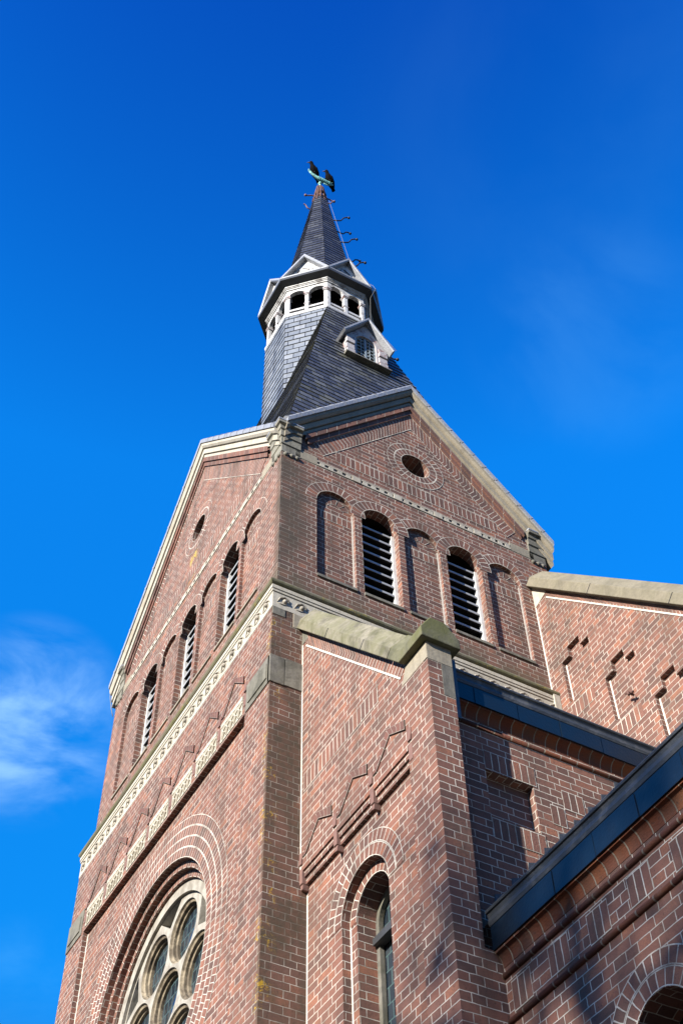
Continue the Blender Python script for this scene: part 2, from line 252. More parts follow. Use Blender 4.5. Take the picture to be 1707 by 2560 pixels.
# ---------------------------------------------------------------- mesh helpers
class MB:
    def __init__(s): s.v = []; s.f = []; s.uv = []
    def face(s, pts, uvs=None):
        i = len(s.v); s.v += [Vector(p) for p in pts]; s.f.append(list(range(i, i+len(pts)))); s.uv.append(uvs)
    def box(s, a, b, bevel=0):
        (x0, y0, z0), (x1, y1, z1) = a, b
        x0, x1 = min(x0, x1), max(x0, x1); y0, y1 = min(y0, y1), max(y0, y1); z0, z1 = min(z0, z1), max(z0, z1)
        c = [(x0, y0, z0), (x1, y0, z0), (x1, y1, z0), (x0, y1, z0), (x0, y0, z1), (x1, y0, z1), (x1, y1, z1), (x0, y1, z1)]
        for q in ((0, 3, 2, 1), (4, 5, 6, 7), (0, 1, 5, 4), (1, 2, 6, 5), (2, 3, 7, 6), (3, 0, 4, 7)): s.face([c[i] for i in q])
    def prism(s, poly, mapf, o0, o1):
        """poly: CCW (u,z); front at o1 (outer), back at o0"""
        s.face([mapf(u, z, o1) for u, z in poly]); s.face([mapf(u, z, o0) for u, z in reversed(poly)])
        n = len(poly)
        for i in range(n):
            (a, b), (c, d) = poly[i], poly[(i+1) % n]
            s.face([mapf(a, b, o0), mapf(c, d, o0), mapf(c, d, o1), mapf(a, b, o1)])
    def tube(s, pts, r, n=6, r1=None, cap=True):
        pts = [Vector(p) for p in pts]; rings = []; prev = None
        for i, p in enumerate(pts):
            d = (pts[min(i+1, len(pts)-1)] - pts[max(i-1, 0)]).normalized()
            a = d.orthogonal().normalized() if prev is None else (prev - d*prev.dot(d)).normalized()
            prev = a; b = d.cross(a); rr = r if r1 is None else r + (r1-r)*i/(len(pts)-1)
            if isinstance(r, (list, tuple)): rr = r[i]
            rings.append([p + (a*math.cos(2*PI*k/n) + b*math.sin(2*PI*k/n))*rr for k in range(n)])
        for i in range(len(rings)-1):
            for k in range(n): s.face([rings[i][k], rings[i][(k+1) % n], rings[i+1][(k+1) % n], rings[i+1][k]])
        if cap: s.face(list(reversed(rings[0]))); s.face(rings[-1])
    def ball(s, c, r, nu=10, nv=6, sq=(1, 1, 1)):
        c = Vector(c)
        def P(i, j):
            th = PI*j/nv; ph = 2*PI*i/nu
            return c + Vector((r*sq[0]*math.sin(th)*math.cos(ph), r*sq[1]*math.sin(th)*math.sin(ph), r*sq[2]*math.cos(th)))
        for j in range(nv):
            for i in range(nu):
                q = [P(i, j), P(i, j+1), P(i+1, j+1), P(i+1, j)]
                if j == 0: q = q[:3]
                elif j == nv-1: q = [q[0], q[1], q[3]]
                s.face(q)
    def sweep(s, path, prof, mapf, side=1, closed=False, caps=True, uvlen=False, plumb=False):
        """path 2D pts; prof list of (a,b): a along the mitred in-plane normal (left of travel * side), b out of plane"""
        path = [Vector(p) for p in path]; n = len(path); ring = []; L = 0; Ls = []
        for i, p in enumerate(path):
            if closed: d0 = (p - path[i-1]).normalized(); d1 = (path[(i+1) % n] - p).normalized()
            else:
                d0 = (p - path[i-1]).normalized() if i else None; d1 = (path[i+1] - p).normalized() if i < n-1 else None
                d0 = d0 or d1; d1 = d1 or d0
            n0 = Vector((-d0.y, d0.x)); n1 = Vector((-d1.y, d1.x)); m = (n0+n1).normalized(); m = m/max(0.2, m.dot(n0))*side
            if plumb and i in (0, n-1): m = Vector((0, side/n0.y))
            if i: L += (p-path[i-1]).length
            Ls.append(L); ring.append([mapf(p.x+a*m.x, p.y+a*m.y, b) for a, b in prof])
        k = len(prof); per = [0]
        for j in range(k): per.append(per[-1] + (Vector(prof[j])-Vector(prof[(j+1) % k])).length)
        for i in range(n if closed else n-1):
            A, B = ring[i], ring[(i+1) % n]; la = Ls[i]; lb = Ls[i+1] if i < n-1 else L+(path[0]-path[-1]).length
            for j in range(k):
                q = [A[j], B[j], B[(j+1) % k], A[(j+1) % k]]
                s.face(q, [(la, per[j]+0.01), (lb, per[j]+0.01), (lb, per[j+1]+0.01), (la, per[j+1]+0.01)] if uvlen else None)
        if caps and not closed: s.face(ring[0]); s.face(list(reversed(ring[-1])))
    def wall(s, outer, holes, mapf, o=0.0):
        polys = [[Vector((u, z, 0)) for u, z in outer]] + [[Vector((u, z, 0)) for u, z in h] for h in holes]
        flat = [p for q in polys for p in q]
        for t in tessellate_polygon(polys):
            a, b, c = (flat[i] for i in t)
            if (b-a).cross(c-a).z < 0: b, c = c, b
            if abs((b-a).cross(c-a).z) < 1e-9: continue
            s.face([mapf(q.x, q.y, o) for q in (a, b, c)])
    def reveal(s, loop, mapf, o0, o1, closed=True, v0=0.0):
        n = len(loop); L = v0
        for i in range(n if closed else n-1):
            (a, b), (c, d) = loop[i], loop[(i+1) % n]; l = math.hypot(c-a, d-b)
            va, vb = (b, d) if abs(d-b) > 3*abs(c-a) else (L, L+l)
            s.face([mapf(a, b, o0), mapf(c, d, o0), mapf(c, d, o1), mapf(a, b, o1)], [(0, va), (0, vb), (abs(o1-o0), vb), (abs(o1-o0), va)])
            L += l
    def strip(s, inner, outer, mapf, o, width, v0=0.0, closed=False, th=0.0):
        n = len(inner); L = v0
        for i in range(n if closed else n-1):
            j = (i+1) % n; a, b = inner[i], inner[j]; c, d = outer[j], outer[i]
            l = (math.hypot(b[0]-a[0], b[1]-a[1]) + math.hypot(c[0]-d[0], c[1]-d[1]))/2
            s.face([mapf(*a, o), mapf(*b, o), mapf(*c, o), mapf(*d, o)], [(-.005, L), (-.005, L+l), (width+.005, L+l), (width+.005, L)])
            if th:
                s.face([mapf(*d, o), mapf(*c, o), mapf(*c, o-th), mapf(*d, o-th)]); s.face([mapf(*b, o), mapf(*a, o), mapf(*a, o-th), mapf(*b, o-th)])
            L += l
    def build(s, name, mat, parent=None, smooth=False, bevel=0.0, weld=True, recalc=False):
        me = bpy.data.meshes.new(name); bm = bmesh.new(); uvl = bm.loops.layers.uv.new('UVMap')
        for f, uv in zip(s.f, s.uv):
            vs = [bm.verts.new(s.v[i]) for i in f]
            try: bf = bm.faces.new(vs)
            except ValueError: continue
            bf.normal_update(); nrm = bf.normal
            bf.smooth = smooth
            if uv is None:
                if abs(nrm.z) > 0.985: uv = [(q.co.x, q.co.y) for q in vs]
                else:
                    t = Vector((0, 0, 1)).cross(nrm).normalized(); b = nrm.cross(t)
                    vert = abs(nrm.z) < 0.02
                    uv = [(q.co.dot(t), q.co.z if vert else q.co.dot(b)) for q in vs]
            for l, c in zip(bf.loops, uv): l[uvl].uv = c
        if weld: bmesh.ops.remove_doubles(bm, verts=bm.verts, dist=0.0004)
        if recalc: bmesh.ops.recalc_face_normals(bm, faces=bm.faces)
        bm.to_mesh(me); bm.free(); me.materials.append(M[mat])
        o = bpy.data.objects.new(name, me); COL.objects.link(o)
        if parent: o.parent = parent
        if bevel:
            b = o.modifiers.new('edge', 'BEVEL'); b.width = bevel; b.segments = 2; b.limit_method = 'ANGLE'; b.angle_limit = R(35)
        return o
def tag(o, label=None, cat=None, group=None, kind=None):
    if label: o['label'] = label
    if cat: o['category'] = cat
    if group: o['group'] = group
    if kind: o['kind'] = kind
    return o
def empty(name, loc=(0, 0, 0), parent=None):
    o = bpy.data.objects.new(name, None); o.empty_display_size = 0.3; COL.objects.link(o); o.location = loc
    if parent: o.parent = parent
    return o
def arc(cx, cz, r, a0, a1, n): return [(cx+r*math.cos(a0+(a1-a0)*i/n), cz+r*math.sin(a0+(a1-a0)*i/n)) for i in range(n+1)]
def arch_loop(c, z0, zs, r, n=16): return [(c-r, z0), (c+r, z0)] + arc(c, zs, r, 0, PI, n)     # CCW
def Lw(y0): return lambda u, z, o=0.0: (u, y0-o, z)       # faces -Y
def Rw(x0): return lambda u, z, o=0.0: (x0+o, u, z)       # faces +X
def plan(x, y, z): return (x, y, z)

# ---------------------------------------------------------------- setting
g = MB(); g.face([(-600, -600, 0), (600, -600, 0), (600, 600, 0), (-600, 600, 0)])
def ground_mat():
    m, t, p = new_mat('grass ground'); pos = nd(t, 'ShaderNodeNewGeometry').outputs['Position']
    t.links.new(ramp(t, noise(t, pos, 0.8, 8.0), [(0.3, (0.014, 0.018, 0.007)), (0.7, (0.026, 0.030, 0.013))]), p.inputs['Base Color']); p.inputs['Roughness'].default_value = 0.95; return m
M['ground'] = ground_mat()
tag(g.build('ground', 'ground'), kind='structure')
M['paving'] = brick_mat('clay pavers', bw=0.2, rh=0.1, sq=1.0, cols=[(0, (0.028, 0.025, 0.023)), (1, (0.045, 0.038, 0.034))], mortar=(0.05, 0.045, 0.04))
g = MB(); g.face([(-7, -14, 0.004), (14, -14, 0.004), (14, -0.2, 0.004), (-7, -0.2, 0.004)]); tag(g.build('pavement', 'paving'), kind='structure')

tb = MB(); n_ = 220; ring_ = []  # added tree ring, never in view, cuts low skylight to deepen shadows
for i in range(n_):
    a = 2*PI*i/n_; rr = 62 + 5*math.sin(5*a+1) + random.uniform(-2, 2); hh = 15 + 2.5*math.sin(9*a) + random.uniform(-1.6, 1.6)
    ring_.append(((rr*math.cos(a), rr*math.sin(a)), hh))
for i in range(n_):
    (p, h0), (q, h1) = ring_[i], ring_[(i+1) % n_]
    for k in range(6):
        def lv(pp, hh, t): sc = 1 + .05*math.sin(t*PI) + .04*math.sin(7*t+pp[0]); return (pp[0]*sc*(1+.06*t), pp[1]*sc*(1+.06*t), hh*t)
        tb.face([lv(p, h0, k/6), lv(p, h0, (k+1)/6), lv(q, h1, (k+1)/6), lv(q, h1, k/6)])
M['blocker_trees'] = simple('dark green blocker', (0.02, 0.026, 0.012), 0.95, sc=0.6)
tag(tb.build('skylight_blocker', 'blocker_trees'), 'added unseen ring of trees blocking low skylight', 'blocker_trees', kind='stuff')
# ---------------------------------------------------------------- the church
church = tag(empty('church'), 'tall red brick church tower with gables, louvred belfry, rose window and slate spire', 'church')
XL, YL, XU, YU = 0.045, -0.045, -0.04, 0.04
XLo, XUo = -5.09, -5.005          # far edge of the front
XC, YC = -2.525, 1.945            # centre of front / side
YUo = 3.85
NAVE_Y = 3.53
fL, fR = Lw(YL), Rw(XL); uL, uR = Lw(YU), Rw(XU)
PAN = 0.062
PX0, PX1 = -4.575, -0.485         # recessed centre panel of the front
PZ = 10.30
RC = (-2.53, 8.40); RO = 1.33     # rose window
def circ(c, r, n=64): return arc(c[0], c[1], r, 0, 2*PI*(n-1)/n, n-1)

# lower stage
m = MB()
m.wall([(XLo, 0), (PX0, 0), (PX0, PZ), (PX1, PZ), (PX1, 0), (XL, 0), (XL, 11.6), (XLo, 11.6)], [], fL)
m.reveal([(PX0, PZ), (PX0, 0)], fL, 0, -PAN, closed=False); m.reveal([(PX1, 0), (PX1, PZ)], fL, 0, -PAN, closed=False); m.reveal([(PX1, PZ), (PX0, PZ)], fL, 0, -PAN, closed=False)
m.wall([(PX0, 0), (PX1, 0), (PX1, PZ), (PX0, PZ)], [circ(RC, RO)], fL, -PAN)
m.wall([(YL, 0), (YUo+.05, 0), (YUo+.05, 11.6), (YL, 11.6)], [], fR)
m.face([(XLo, YUo, 0), (XLo, YL, 0), (XLo, YL, 11.6), (XLo, YUo, 11.6)])
m.build('tower_wall', 'brick', church)
# belfry stage with niches, louvres and gables
NL = [XC + d*0.588 for d in (-3, -2, -1, 0, 1, 2, 3)]; LVL = {1, 3, 5}
NL = [-4.29, -3.70, -3.105, -2.525, -1.93, -1.345, -0.775]
NR = [0.762, 1.358, 1.94, 2.535, 3.118]; LVR = {1, 3}
NW, NZ0, NZS = 0.25, 12.235, 13.55
def gable_z(apex, sl, c): return lambda u: apex - sl*abs(u-c)
gL = gable_z(17.03, 1.10, XC); gR = gable_z(16.47, 1.11, YC)
OL, OR_ = (XC, 15.42), (1.96, 15.12)
m = MB()
m.wall([(XUo, 11.6), (XU, 11.6), (XU, gL(XU)), (XC, gL(XC)), (XUo, gL(XUo))], [arch_loop(c, NZ0, NZS-.03, NW) for c in NL] + [circ(OL, 0.20, 24)], uL)
m.wall([(YU, 11.6), (YUo, 11.6), (YUo, gR(YUo)), (YC, gR(YC)), (YU, gR(YU))], [arch_loop(c, NZ0, NZS, NW) for c in NR] + [circ(OR_, 0.21, 24)], uR)
ND, LD = 0.042, 0.13
for c in NL: m.reveal(arch_loop(c, NZ0, NZS-.03, NW)[::-1], uL, -(LD if NL.index(c) in LVL else ND), 0)
for c in NR: m.reveal(arch_loop(c, NZ0, NZS, NW)[::-1], uR, -(LD if NR.index(c) in LVR else ND), 0)
m.reveal(circ(OL, 0.20, 24)[::-1], uL, -0.25, 0); m.reveal(circ(OR_, 0.21, 24)[::-1], uR, -0.25, 0)
m.face([(XUo, YUo, 11.6), (XUo, YU, 11.6), (XUo, YU, 14.2), (XUo, YUo, 14.2)])
m.build('belfry_wall', 'brick_belfry', church)
for (Ns, LV, f, zs) in ((NL, LVL, uL, NZS-.03), (NR, LVR, uR, NZS)):
    for i, c in enumerate(Ns):
        if i in LV:
            wdw = empty('louvre_window', f(c, NZ0, 0), church)
            def loc(u, z, o, f=f, b=Vector(f(c, NZ0, 0))): return Vector(f(u, z, o)) - b
            a = MB()
            for u0, u1 in ((c-NW+.001, c-NW+.042), (c+NW-.042, c+NW-.001)): a.prism([(u0, NZ0+.004), (u1, NZ0+.004), (u1, zs+.02), (u0, zs+.02)], loc, -.15, -.09)
            a.prism([(c-NW+.043, NZ0+.004), (c+NW-.043, NZ0+.004), (c+NW-.043, NZ0+.03), (c-NW+.043, NZ0+.03)], loc, -.15, -.092)
            a.build('frame', 'frame_white', wdw)
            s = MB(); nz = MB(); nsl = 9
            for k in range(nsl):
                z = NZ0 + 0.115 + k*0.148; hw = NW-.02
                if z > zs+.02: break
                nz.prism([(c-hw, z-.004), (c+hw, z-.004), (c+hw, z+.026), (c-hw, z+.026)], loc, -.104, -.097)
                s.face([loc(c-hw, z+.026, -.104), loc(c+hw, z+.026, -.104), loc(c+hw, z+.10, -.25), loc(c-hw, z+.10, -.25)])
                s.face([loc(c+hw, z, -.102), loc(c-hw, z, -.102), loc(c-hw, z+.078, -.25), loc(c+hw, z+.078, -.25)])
            s.build('slats', 'louvre_shade', wdw); nz.build('slat_nosings', 'louvre', wdw)
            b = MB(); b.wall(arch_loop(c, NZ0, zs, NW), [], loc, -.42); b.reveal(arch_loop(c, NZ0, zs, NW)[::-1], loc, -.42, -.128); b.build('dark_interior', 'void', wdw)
        else:
            b = MB(); b.wall(arch_loop(c, NZ0, zs, NW), [], f, -ND); b.build('blind_niche', 'brick_belfry', church)
            # small fan of headers in the niche head
            s = MB()
            for k in range(5):
                a0 = PI*(0.12+k*0.155); s.strip(arc(c, zs-.03, .10, a0, a0+.13*PI, 2), arc(c, zs-.03, .215, a0, a0+.13*PI, 2), f, -ND+.004, .15)
            s.strip([(c-.22, zs-.26), (c+.22, zs-.26)], [(c-.22, zs-.12), (c+.22, zs-.12)], f, -ND+.004, .15, v0=.02)
            s.build('niche_head', 'soldier_short', church)
        s = MB(); s.strip(arc(c, zs, NW, 0, PI, 18), arc(c, zs, NW+.15, 0, PI, 18), f, .004 + .0012*(i % 2), .15); s.build('arch_ring', 'soldier_short', church)
        s = MB(); s.sweep([(c-NW+.0, NZ0), (c+NW, NZ0)], [(0, -.03), (0, .012), (-.045, .018), (-.05, -.03)], f); s.build('window_sill', 'stone_grey' if f is uR else 'stone', church)
for c, r, f in ((OL, 0.20, uL), (OR_, 0.21, uR)):
    s = MB(); s.strip(circ(c, r, 40), circ(c, r+.108, 40), f, .004, .108, closed=True); s.strip(circ(c, r+.108, 40), circ(c, r+.216, 40), f, .004, .108, v0=.03, closed=True)
    s.build('oculus_ring', 'soldier_half', church)
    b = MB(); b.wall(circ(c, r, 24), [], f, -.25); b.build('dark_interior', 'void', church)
# gable brick edging: soldier band with two stepped courses under the coping
def gable_trim(f, gz, c, half, nm):
    sl = (gz(c)-gz(c+1)); pv = math.sqrt(1+sl*sl)
    def line(d, e): return [(c-half+e, gz(c-half+e)-d*pv), (c, gz(c)-d*pv), (c+half-e, gz(c+half-e)-d*pv)]
    for (d0, d1, o, mt, e) in ((0.0, .068, .045, 'strip_brick', .30), (.068, .136, .024, 'strip_brick', .34)):
        s = MB(); A, B = line(d1, e), line(d0, e)
        for seg in (0, 1):
            a, b, q, r_ = A[seg], A[seg+1], B[seg+1], B[seg]; l = math.hypot(b[0]-a[0], b[1]-a[1])
            s.face([f(*a, o), f(*b, o), f(*q, o), f(*r_, o)], [(0, .03), (l, .03), (l, .09), (0, .09)]); s.face([f(*b, o), f(*a, o), f(*a, 0), f(*b, 0)], [(l, .03), (0, .03), (0, .06), (l, .06)])
        s.build('moulded_course', mt, church)
    s = MB()
    e0 = .42
    A, B = line(.356, e0+.14), line(.136, e0)
    for seg in (0, 1): s.strip(A[seg:seg+2], B[seg:seg+2], f, .005, .22)
    s.build('soldier_band', 'soldier', church)
gable_trim(uL, gL, XC, (XU-XUo)/2, 'L'); gable_trim(uR, gR, YC, (YUo-YU)/2, 'R')
# row of upright bricks above the dentil frieze
for f, u0, u1, z0 in ((uR, .78, 3.12, 14.45), (uL, -4.2, -.85, 14.47)):
    s = MB(); s.strip([(u0, z0), (u1, z0)], [(u0, z0+.2), (u1, z0+.2)], f, .004, .22); s.build('soldier_band', 'soldier', church)
# gable copings: moulded stone, lead on top
for f, gz, c, half in ((uL, gL, XC, (XU-XUo)/2), (uR, gR, YC, (YUo-YU)/2)):
    ends = half - .012
    el, er = (c-ends-(.10 if f is uL else 0), c+ends+(.12 if f is uR else 0))      # the far feet run out over their kneelers
    path = [(el, gz(el)), (c, gz(c)), (er, gz(er))]
    prof = [(0, -.2), (0, .030), (.046, .034), (.048, .014), (.060, .014), (.062, .052), (.128, .058), (.130, .032), (.142, .032), (.144, .078), (.172, .100), (.208, .103), (.210, .082), (.222, .082), (.224, .105), (.235, .105), (.235, -.2)]
    s = MB(); s.sweep(path, prof, f, plumb=True); s.build('gable_coping', 'stone_white' if f is uL else 'stone', church)
    s = MB(); s.sweep(path, [(.237, -.22), (.212, .100), (.212, .120), (.262, .126), (.30, .085), (.315, -.22)], f, plumb=True)
    # welts across the lead
    sl = gz(c)-gz(c+1); pv = math.sqrt(1+sl*sl); n = 11
    for sd in (-1, 1):
        for k in range(n):
            u = c + sd*(ends-.12)*(k+.5)/n; z = gz(u)
            tx, tz = sd/pv, -sl/pv; q0, q1 = (-.013, .013) if sd < 0 else (.013, -.013)
            e_ = [(u+tx*q0, z+tz*q0), (u+tx*q1, z+tz*q1)]; e_.sort()
            s.sweep(e_, [(.212, .10), (.212, .124), (.264, .130), (.305, .088), (.320, -.2), (.24, -.2)], f)
    s.build('lead_capping', 'lead', church, recalc=True)
# kneelers at the gable feet
def kneeler(corner, dirs, mat):
    x, y = corner
    path = [(x+dirs[0][0]*.25, y+dirs[0][1]*.25), (x, y), (x+dirs[1][0]*.25, y+dirs[1][1]*.25)]
    prof = [(-.12, 14.19), (.006, 14.19), (.006, 14.325), (.020, 14.335), (.020, 14.455), (.036, 14.465), (.036, 14.575), (.052, 14.585), (.06, 14.64), (.09, 14.655), (.09, 14.70), (-.12, 14.78)]
    s = MB(); s.sweep(path, prof, plan, side=-1); s.build('kneeler', mat, church, bevel=.004)
    s = MB()
    for d in dirs:
        for k in range(3): s.ball((x+d[0]*(.055+.075*k), y+d[1]*(.055+.075*k), 14.155), .033, 10, 7)
        ox, oy = (-d[1], d[0])
    s.build('ball_frieze', mat, church, smooth=True)
    s = MB(); s.sweep(path, [(-.12, 14.702), (.094, 14.702), (.096, 14.722), (-.02, 14.76), (-.12, 14.76)], plan, side=-1); s.build('kneeler_cap', 'lead', church)
kneeler((XU, YU), ((-1, 0), (0, 1)), 'stone_kneeler')
kneeler((XU, YUo), ((0, -1), (-1, 0)), 'stone_grey')
kneeler((XUo, YU), ((0, 1), (1, 0)), 'stone_kneeler')
for f, u0, u1 in ((uR, YU+.18, YU+.48), (uR, YUo-.55, YUo-.18), (uL, XU-.52, XU-.18), (uL, XUo+.18, XUo+.50)): s = MB(); s.prism([(u0, 14.20), (u1, 14.20), (u1, 14.36), (u0, 14.36)], f, -.05, .006); s.build('springer_stone', 'stone', church, bevel=.004)
# dentil frieze: plain blocks with pierced rails between
for f, blocks, ue in ((uR, [YU+.48, 1.0, 1.585, 2.17, 2.75, YUo-.55], None), (uL, [XUo+.5, -4.0, -3.41, -2.82, -2.23, -1.64, -1.05, XU-.52], None)):
    s = MB(); z0, z1 = 14.205, 14.295
    for i in range(len(blocks)-1):
        a, b = blocks[i], blocks[i+1]
        if i: s.prism([(a, z0), (a+.115, z0), (a+.115, z1), (a, z1)], f, -.05, .014); a += .115
        s.prism([(a, z0), (b, z0), (b, z0+.022), (a, z0+.022)], f, -.05, .010); s.prism([(a, z1-.02), (b, z1-.02), (b, z1), (a, z1)], f, -.05, .010)
        n = max(2, round((b-a)/.115)); st = (b-a)/n
        for k in range(n): s.prism([(a+st*k+.035, z0+.022), (a+st*k+.10, z0+.022), (a+st*k+.10, z1-.02), (a+st*k+.035, z1-.02)], f, -.05, .008)
    s.build('dentil_frieze', 'stone_white', church)
    s = MB(); s.wall([(blocks[0], z0), (blocks[-1], z0), (blocks[-1], z1), (blocks[0], z1)], [], f, .0015); s.build('frieze_gap_shade', 'iron', church)  # black sheet behind the dentils paints the shaded gaps between them

# string course between the stages
path = [(XLo, YL+1.2), (XLo, YL), (XL, YL), (XL, NAVE_Y)]
tor = [(.0+.055*math.cos(a)-.01, 11.70+.05*math.sin(a)) for a in [R(-90+i*22.5) for i in range(9)]]
s = MB(); s.sweep(path, [(-.1, 11.65)] + tor + [(-.02, 11.76), (-.1, 11.79)], plan, side=-1); o = s.build('string_course', 'stone_torus', church)
s = MB(); s.sweep(path, [(-.08, 11.345), (.004, 11.345), (.004, 11.565), (.014, 11.567), (.014, 11.60), (.022, 11.602), (.022, 11.65), (-.08, 11.652)], plan, side=-1); s.build('fascia_band', 'stone_white', church)
def egg_band(f, u0, u1, mat, worn):
    s = MB(); n = round((u1-u0)/.195); st = (u1-u0)/n; z = 11.455
    for k in range(n):
        c = u0+st*(k+.5)
        if worn and worn[0] < c < worn[1] and random.random() < .55:
            continue
        s.ball(f(c+.005, z+.005, .008), .027, 10, 6)
        pts = [f(c-.085, z-.035, .003), f(c-.05, z+.035, .012), f(c, z+.06, .014), f(c+.045, z+.04, .010), f(c+.07, z-.01, .003)]
        s.tube(pts, [.004, .010, .013, .010, .004], 6)
        s.tube([f(c-.085, z-.04, .003), f(c-.03, z-.045, .007), f(c+.06, z-.035, .003)], [.003, .007, .003], 5)
    return s.build('egg_and_dart_moulding', mat, church, smooth=True)
egg_band(fR, YL+.03, NAVE_Y, 'carved', None); egg_band(fL, XLo+.03, XL-.03, 'carved', None)
s = MB(); s.prism([(NAVE_Y-.09, 11.34), (NAVE_Y-.002, 11.34), (NAVE_Y-.002, 11.70), (NAVE_Y-.09, 11.70)], fR, -.03, .035); s.build('stop_stone', 'stone_white', church, bevel=.004)
# corner stones
for f, u0, u1, o_ in ((fR, YL-.012, .105, .012), (fL, XL-.50, XL-.0005, .012), (fL, XLo-.01, PX0-.06, .012)):
    s = MB()
    s.prism([(u0, 10.29), (u1, 10.29), (u1, 10.65), (u0, 10.65)], f, -.04, o_)
    s.prism([(u0+.06, 10.36), (u1-.05, 10.36), (u1-.05, 10.56), (u0+.06, 10.56)], f, -.04, o_+.012) if f is not fR else None
    s.build('corner_stone', 'stone_grey', church, bevel=.005)
s = MB(); s.prism([(.109, 10.30), (.295, 10.30), (.295, 10.66), (.109, 10.66)], fR, -.04, .01); s.build('quoin_stone', 'stone_kneeler', church, bevel=.004); s = MB(); s.prism([(YL+.001, 11.235), (.10, 11.235), (.10, 11.343), (YL+.001, 11.343)], fR, -.03, .006); s.build('quoin_stone', 'stone_grey', church, bevel=.004); s = MB(); s.prism([(.19, 11.14), (.34, 11.14), (.34, 11.343), (.19, 11.343)], fR, -.03, .006); s.build('quoin_stone', 'stone', church, bevel=.004)

# zigzag frieze: chevrons, carved blocks and little corbels
def zigzag(f, apexes, zb, za, pitch, o, hang):
    for a in apexes:
        l, r_ = a-pitch*.5, a+pitch*.5; wv = .055; s = MB(); T_ = .011
        s.strip([(l+.035+wv, zb), (a+.028, za-.085)], [(l+.035, zb), (a-.022, za-.012)], f, o+T_, .055, th=T_+.003)
        s.strip([(a+.020, za-.095), (r_-.045, zb+.085)], [(a-.020, za-.004), (r_-.045, zb+.185)], f, o+T_+.004, .108, th=T_+.007)
        s.build('chevron', 'chevron_brick', church)
    for k in range(len(apexes)+1):
        u = apexes[0]-pitch*.5 + k*pitch; s = MB()
        s.prism([(u-.026, zb-.01), (u+.026, zb-.01), (u+.028, zb+.06), (u-.028, zb+.06)], f, o-.004, o+.010)
        s.prism([(u-.022, zb-.065), (u+.022, zb-.065), (u+.030, zb-.0105), (u-.030, zb-.0105)], f, o-.004, o+.016)
        s.prism([(u-.024, zb-.25), (u+.024, zb-.25), (u+.028, zb-.095), (u-.028, zb-.095)], f, o-.004-PAN, o+.006)
        s.prism([(u-.013, zb-.30), (u+.013, zb-.30), (u+.022, zb-.2505), (u-.022, zb-.2505)], f, o-.004-PAN, o-.004)
        s.build('corbel', 'corbel_brick', church, bevel=.004)
M['chevron_brick'] = brick_mat('chevron brick', bw=0.108, off=0.0, sq=1.0, cols=[(0, (0.1148, 0.05576, 0.04592)), (1, (0.164, 0.07216, 0.05576))], joint=0.003, mortar=(0.328, 0.2952, 0.246))
M['corbel_brick'] = simple('corbel brick', (0.150, 0.080, 0.064), 0.85, 0.0, 0.5, 14.0, dark=(0.08, 0.048, 0.04), bump=0.6)
M['corbel_dark'] = simple('dark corbel brick', (0.1107, 0.05412, 0.04428), 0.8, 0.0, 0.6, 14.0, dark=(0.0574, 0.03444, 0.02952), bump=0.6)
ZP = (PX1-PX0)/7
zigzag(fL, [PX0+ZP*(k+.5) for k in range(7)], 10.66, 11.04, ZP, 0, .3)
for k in range(7):
    s = MB()
    u0, u1 = PX0+ZP*k+.05, PX0+ZP*(k+1)-.05
    s.prism([(u0, 10.33), (u1, 10.33), (u1, 10.52), (u0, 10.52)], fL, -PAN-.002, .008)
    s.prism([(u0, 10.5205), (u1, 10.5205), (u1, 10.575), (u0, 10.575)], fL, -PAN-.002, .014)
    for q in range(5):
        a = u0+.05+q*(u1-u0-.08)/4.6
        s.tube([fL(a, 10.35, .01), fL(a+.05, 10.40, .02), fL(a+.02, 10.44, .018), fL(a+.075, 10.49, .01)], .016, 5)
    s.build('carved_block', 'stone_white', church)
# rose window
rose = empty('rose_window', (RC[0], YL, RC[1]), church)
def rl(y0):
    return lambda u, z, o=0.0: (u-RC[0], y0-o-YL, z-RC[1])
r0 = rl(YL)
m = MB(); rad = [RO, 1.255, 1.18]; dep = [PAN, PAN+.065, PAN+.13, PAN+.20]
for i, r in enumerate(rad):
    m.reveal(circ(RC, r)[::-1], r0, -dep[i+1], -dep[i])
    if i < 2: m.strip(circ(RC, rad[i+1]), circ(RC, r), r0, -dep[i+1], .075, closed=True)
m.build('stepped_reveal', 'brick_plain', rose)
s = MB()
for k in range(4): s.strip(circ(RC, RO+.003+.108*k, 96), circ(RC, RO+.003+.108*(k+1), 96), r0, -PAN+.004, .108, v0=.03*k, closed=True)
s.build('voussoir_rings', 'soldier_half', rose)
TD = dep[3]
LC = [(RC[0], RC[1]+.02)] + [(RC[0]+.665*math.cos(R(2+60*k)), RC[1]+.02+.665*math.sin(R(2+60*k))) for k in range(6)]
LR = .318
spand = []
for k in range(6):
    th = R(32+60*k); c = (RC[0]+.985*math.cos(th), RC[1]+.02+.985*math.sin(th))
    tri = [(RC[0]+.80*math.cos(th), RC[1]+.02+.80*math.sin(th))] + [(RC[0]+1.03*math.cos(th+d), RC[1]+.02+1.03*math.sin(th+d)) for d in (-.24, -.12, 0, .12, .24)]
    spand.append(tri)
m = MB(); circs = [circ(c, LR, 40) for c in LC]
m.wall(circ(RC, 1.18), circs + spand, r0, -TD)
for c in LC:
    rs = [(LR, 0), (LR-.010, .022), (LR-.028, .032), (LR-.028, .060), (LR-.046, .070), (LR-.046, .105)]
    lm_ = MB()
    for (ra, da), (rb, db) in zip(rs[:-1], rs[1:]):
        A, B = circ(c, ra, 40), circ(c, rb, 40)
        for i in range(40):
            j = (i+1) % 40; lm_.face([r0(*A[j], -TD-da), r0(*A[i], -TD-da), r0(*B[i], -TD-db), r0(*B[j], -TD-db)])
    lm_.build('lobe_moulding', 'stone_tracery', rose)
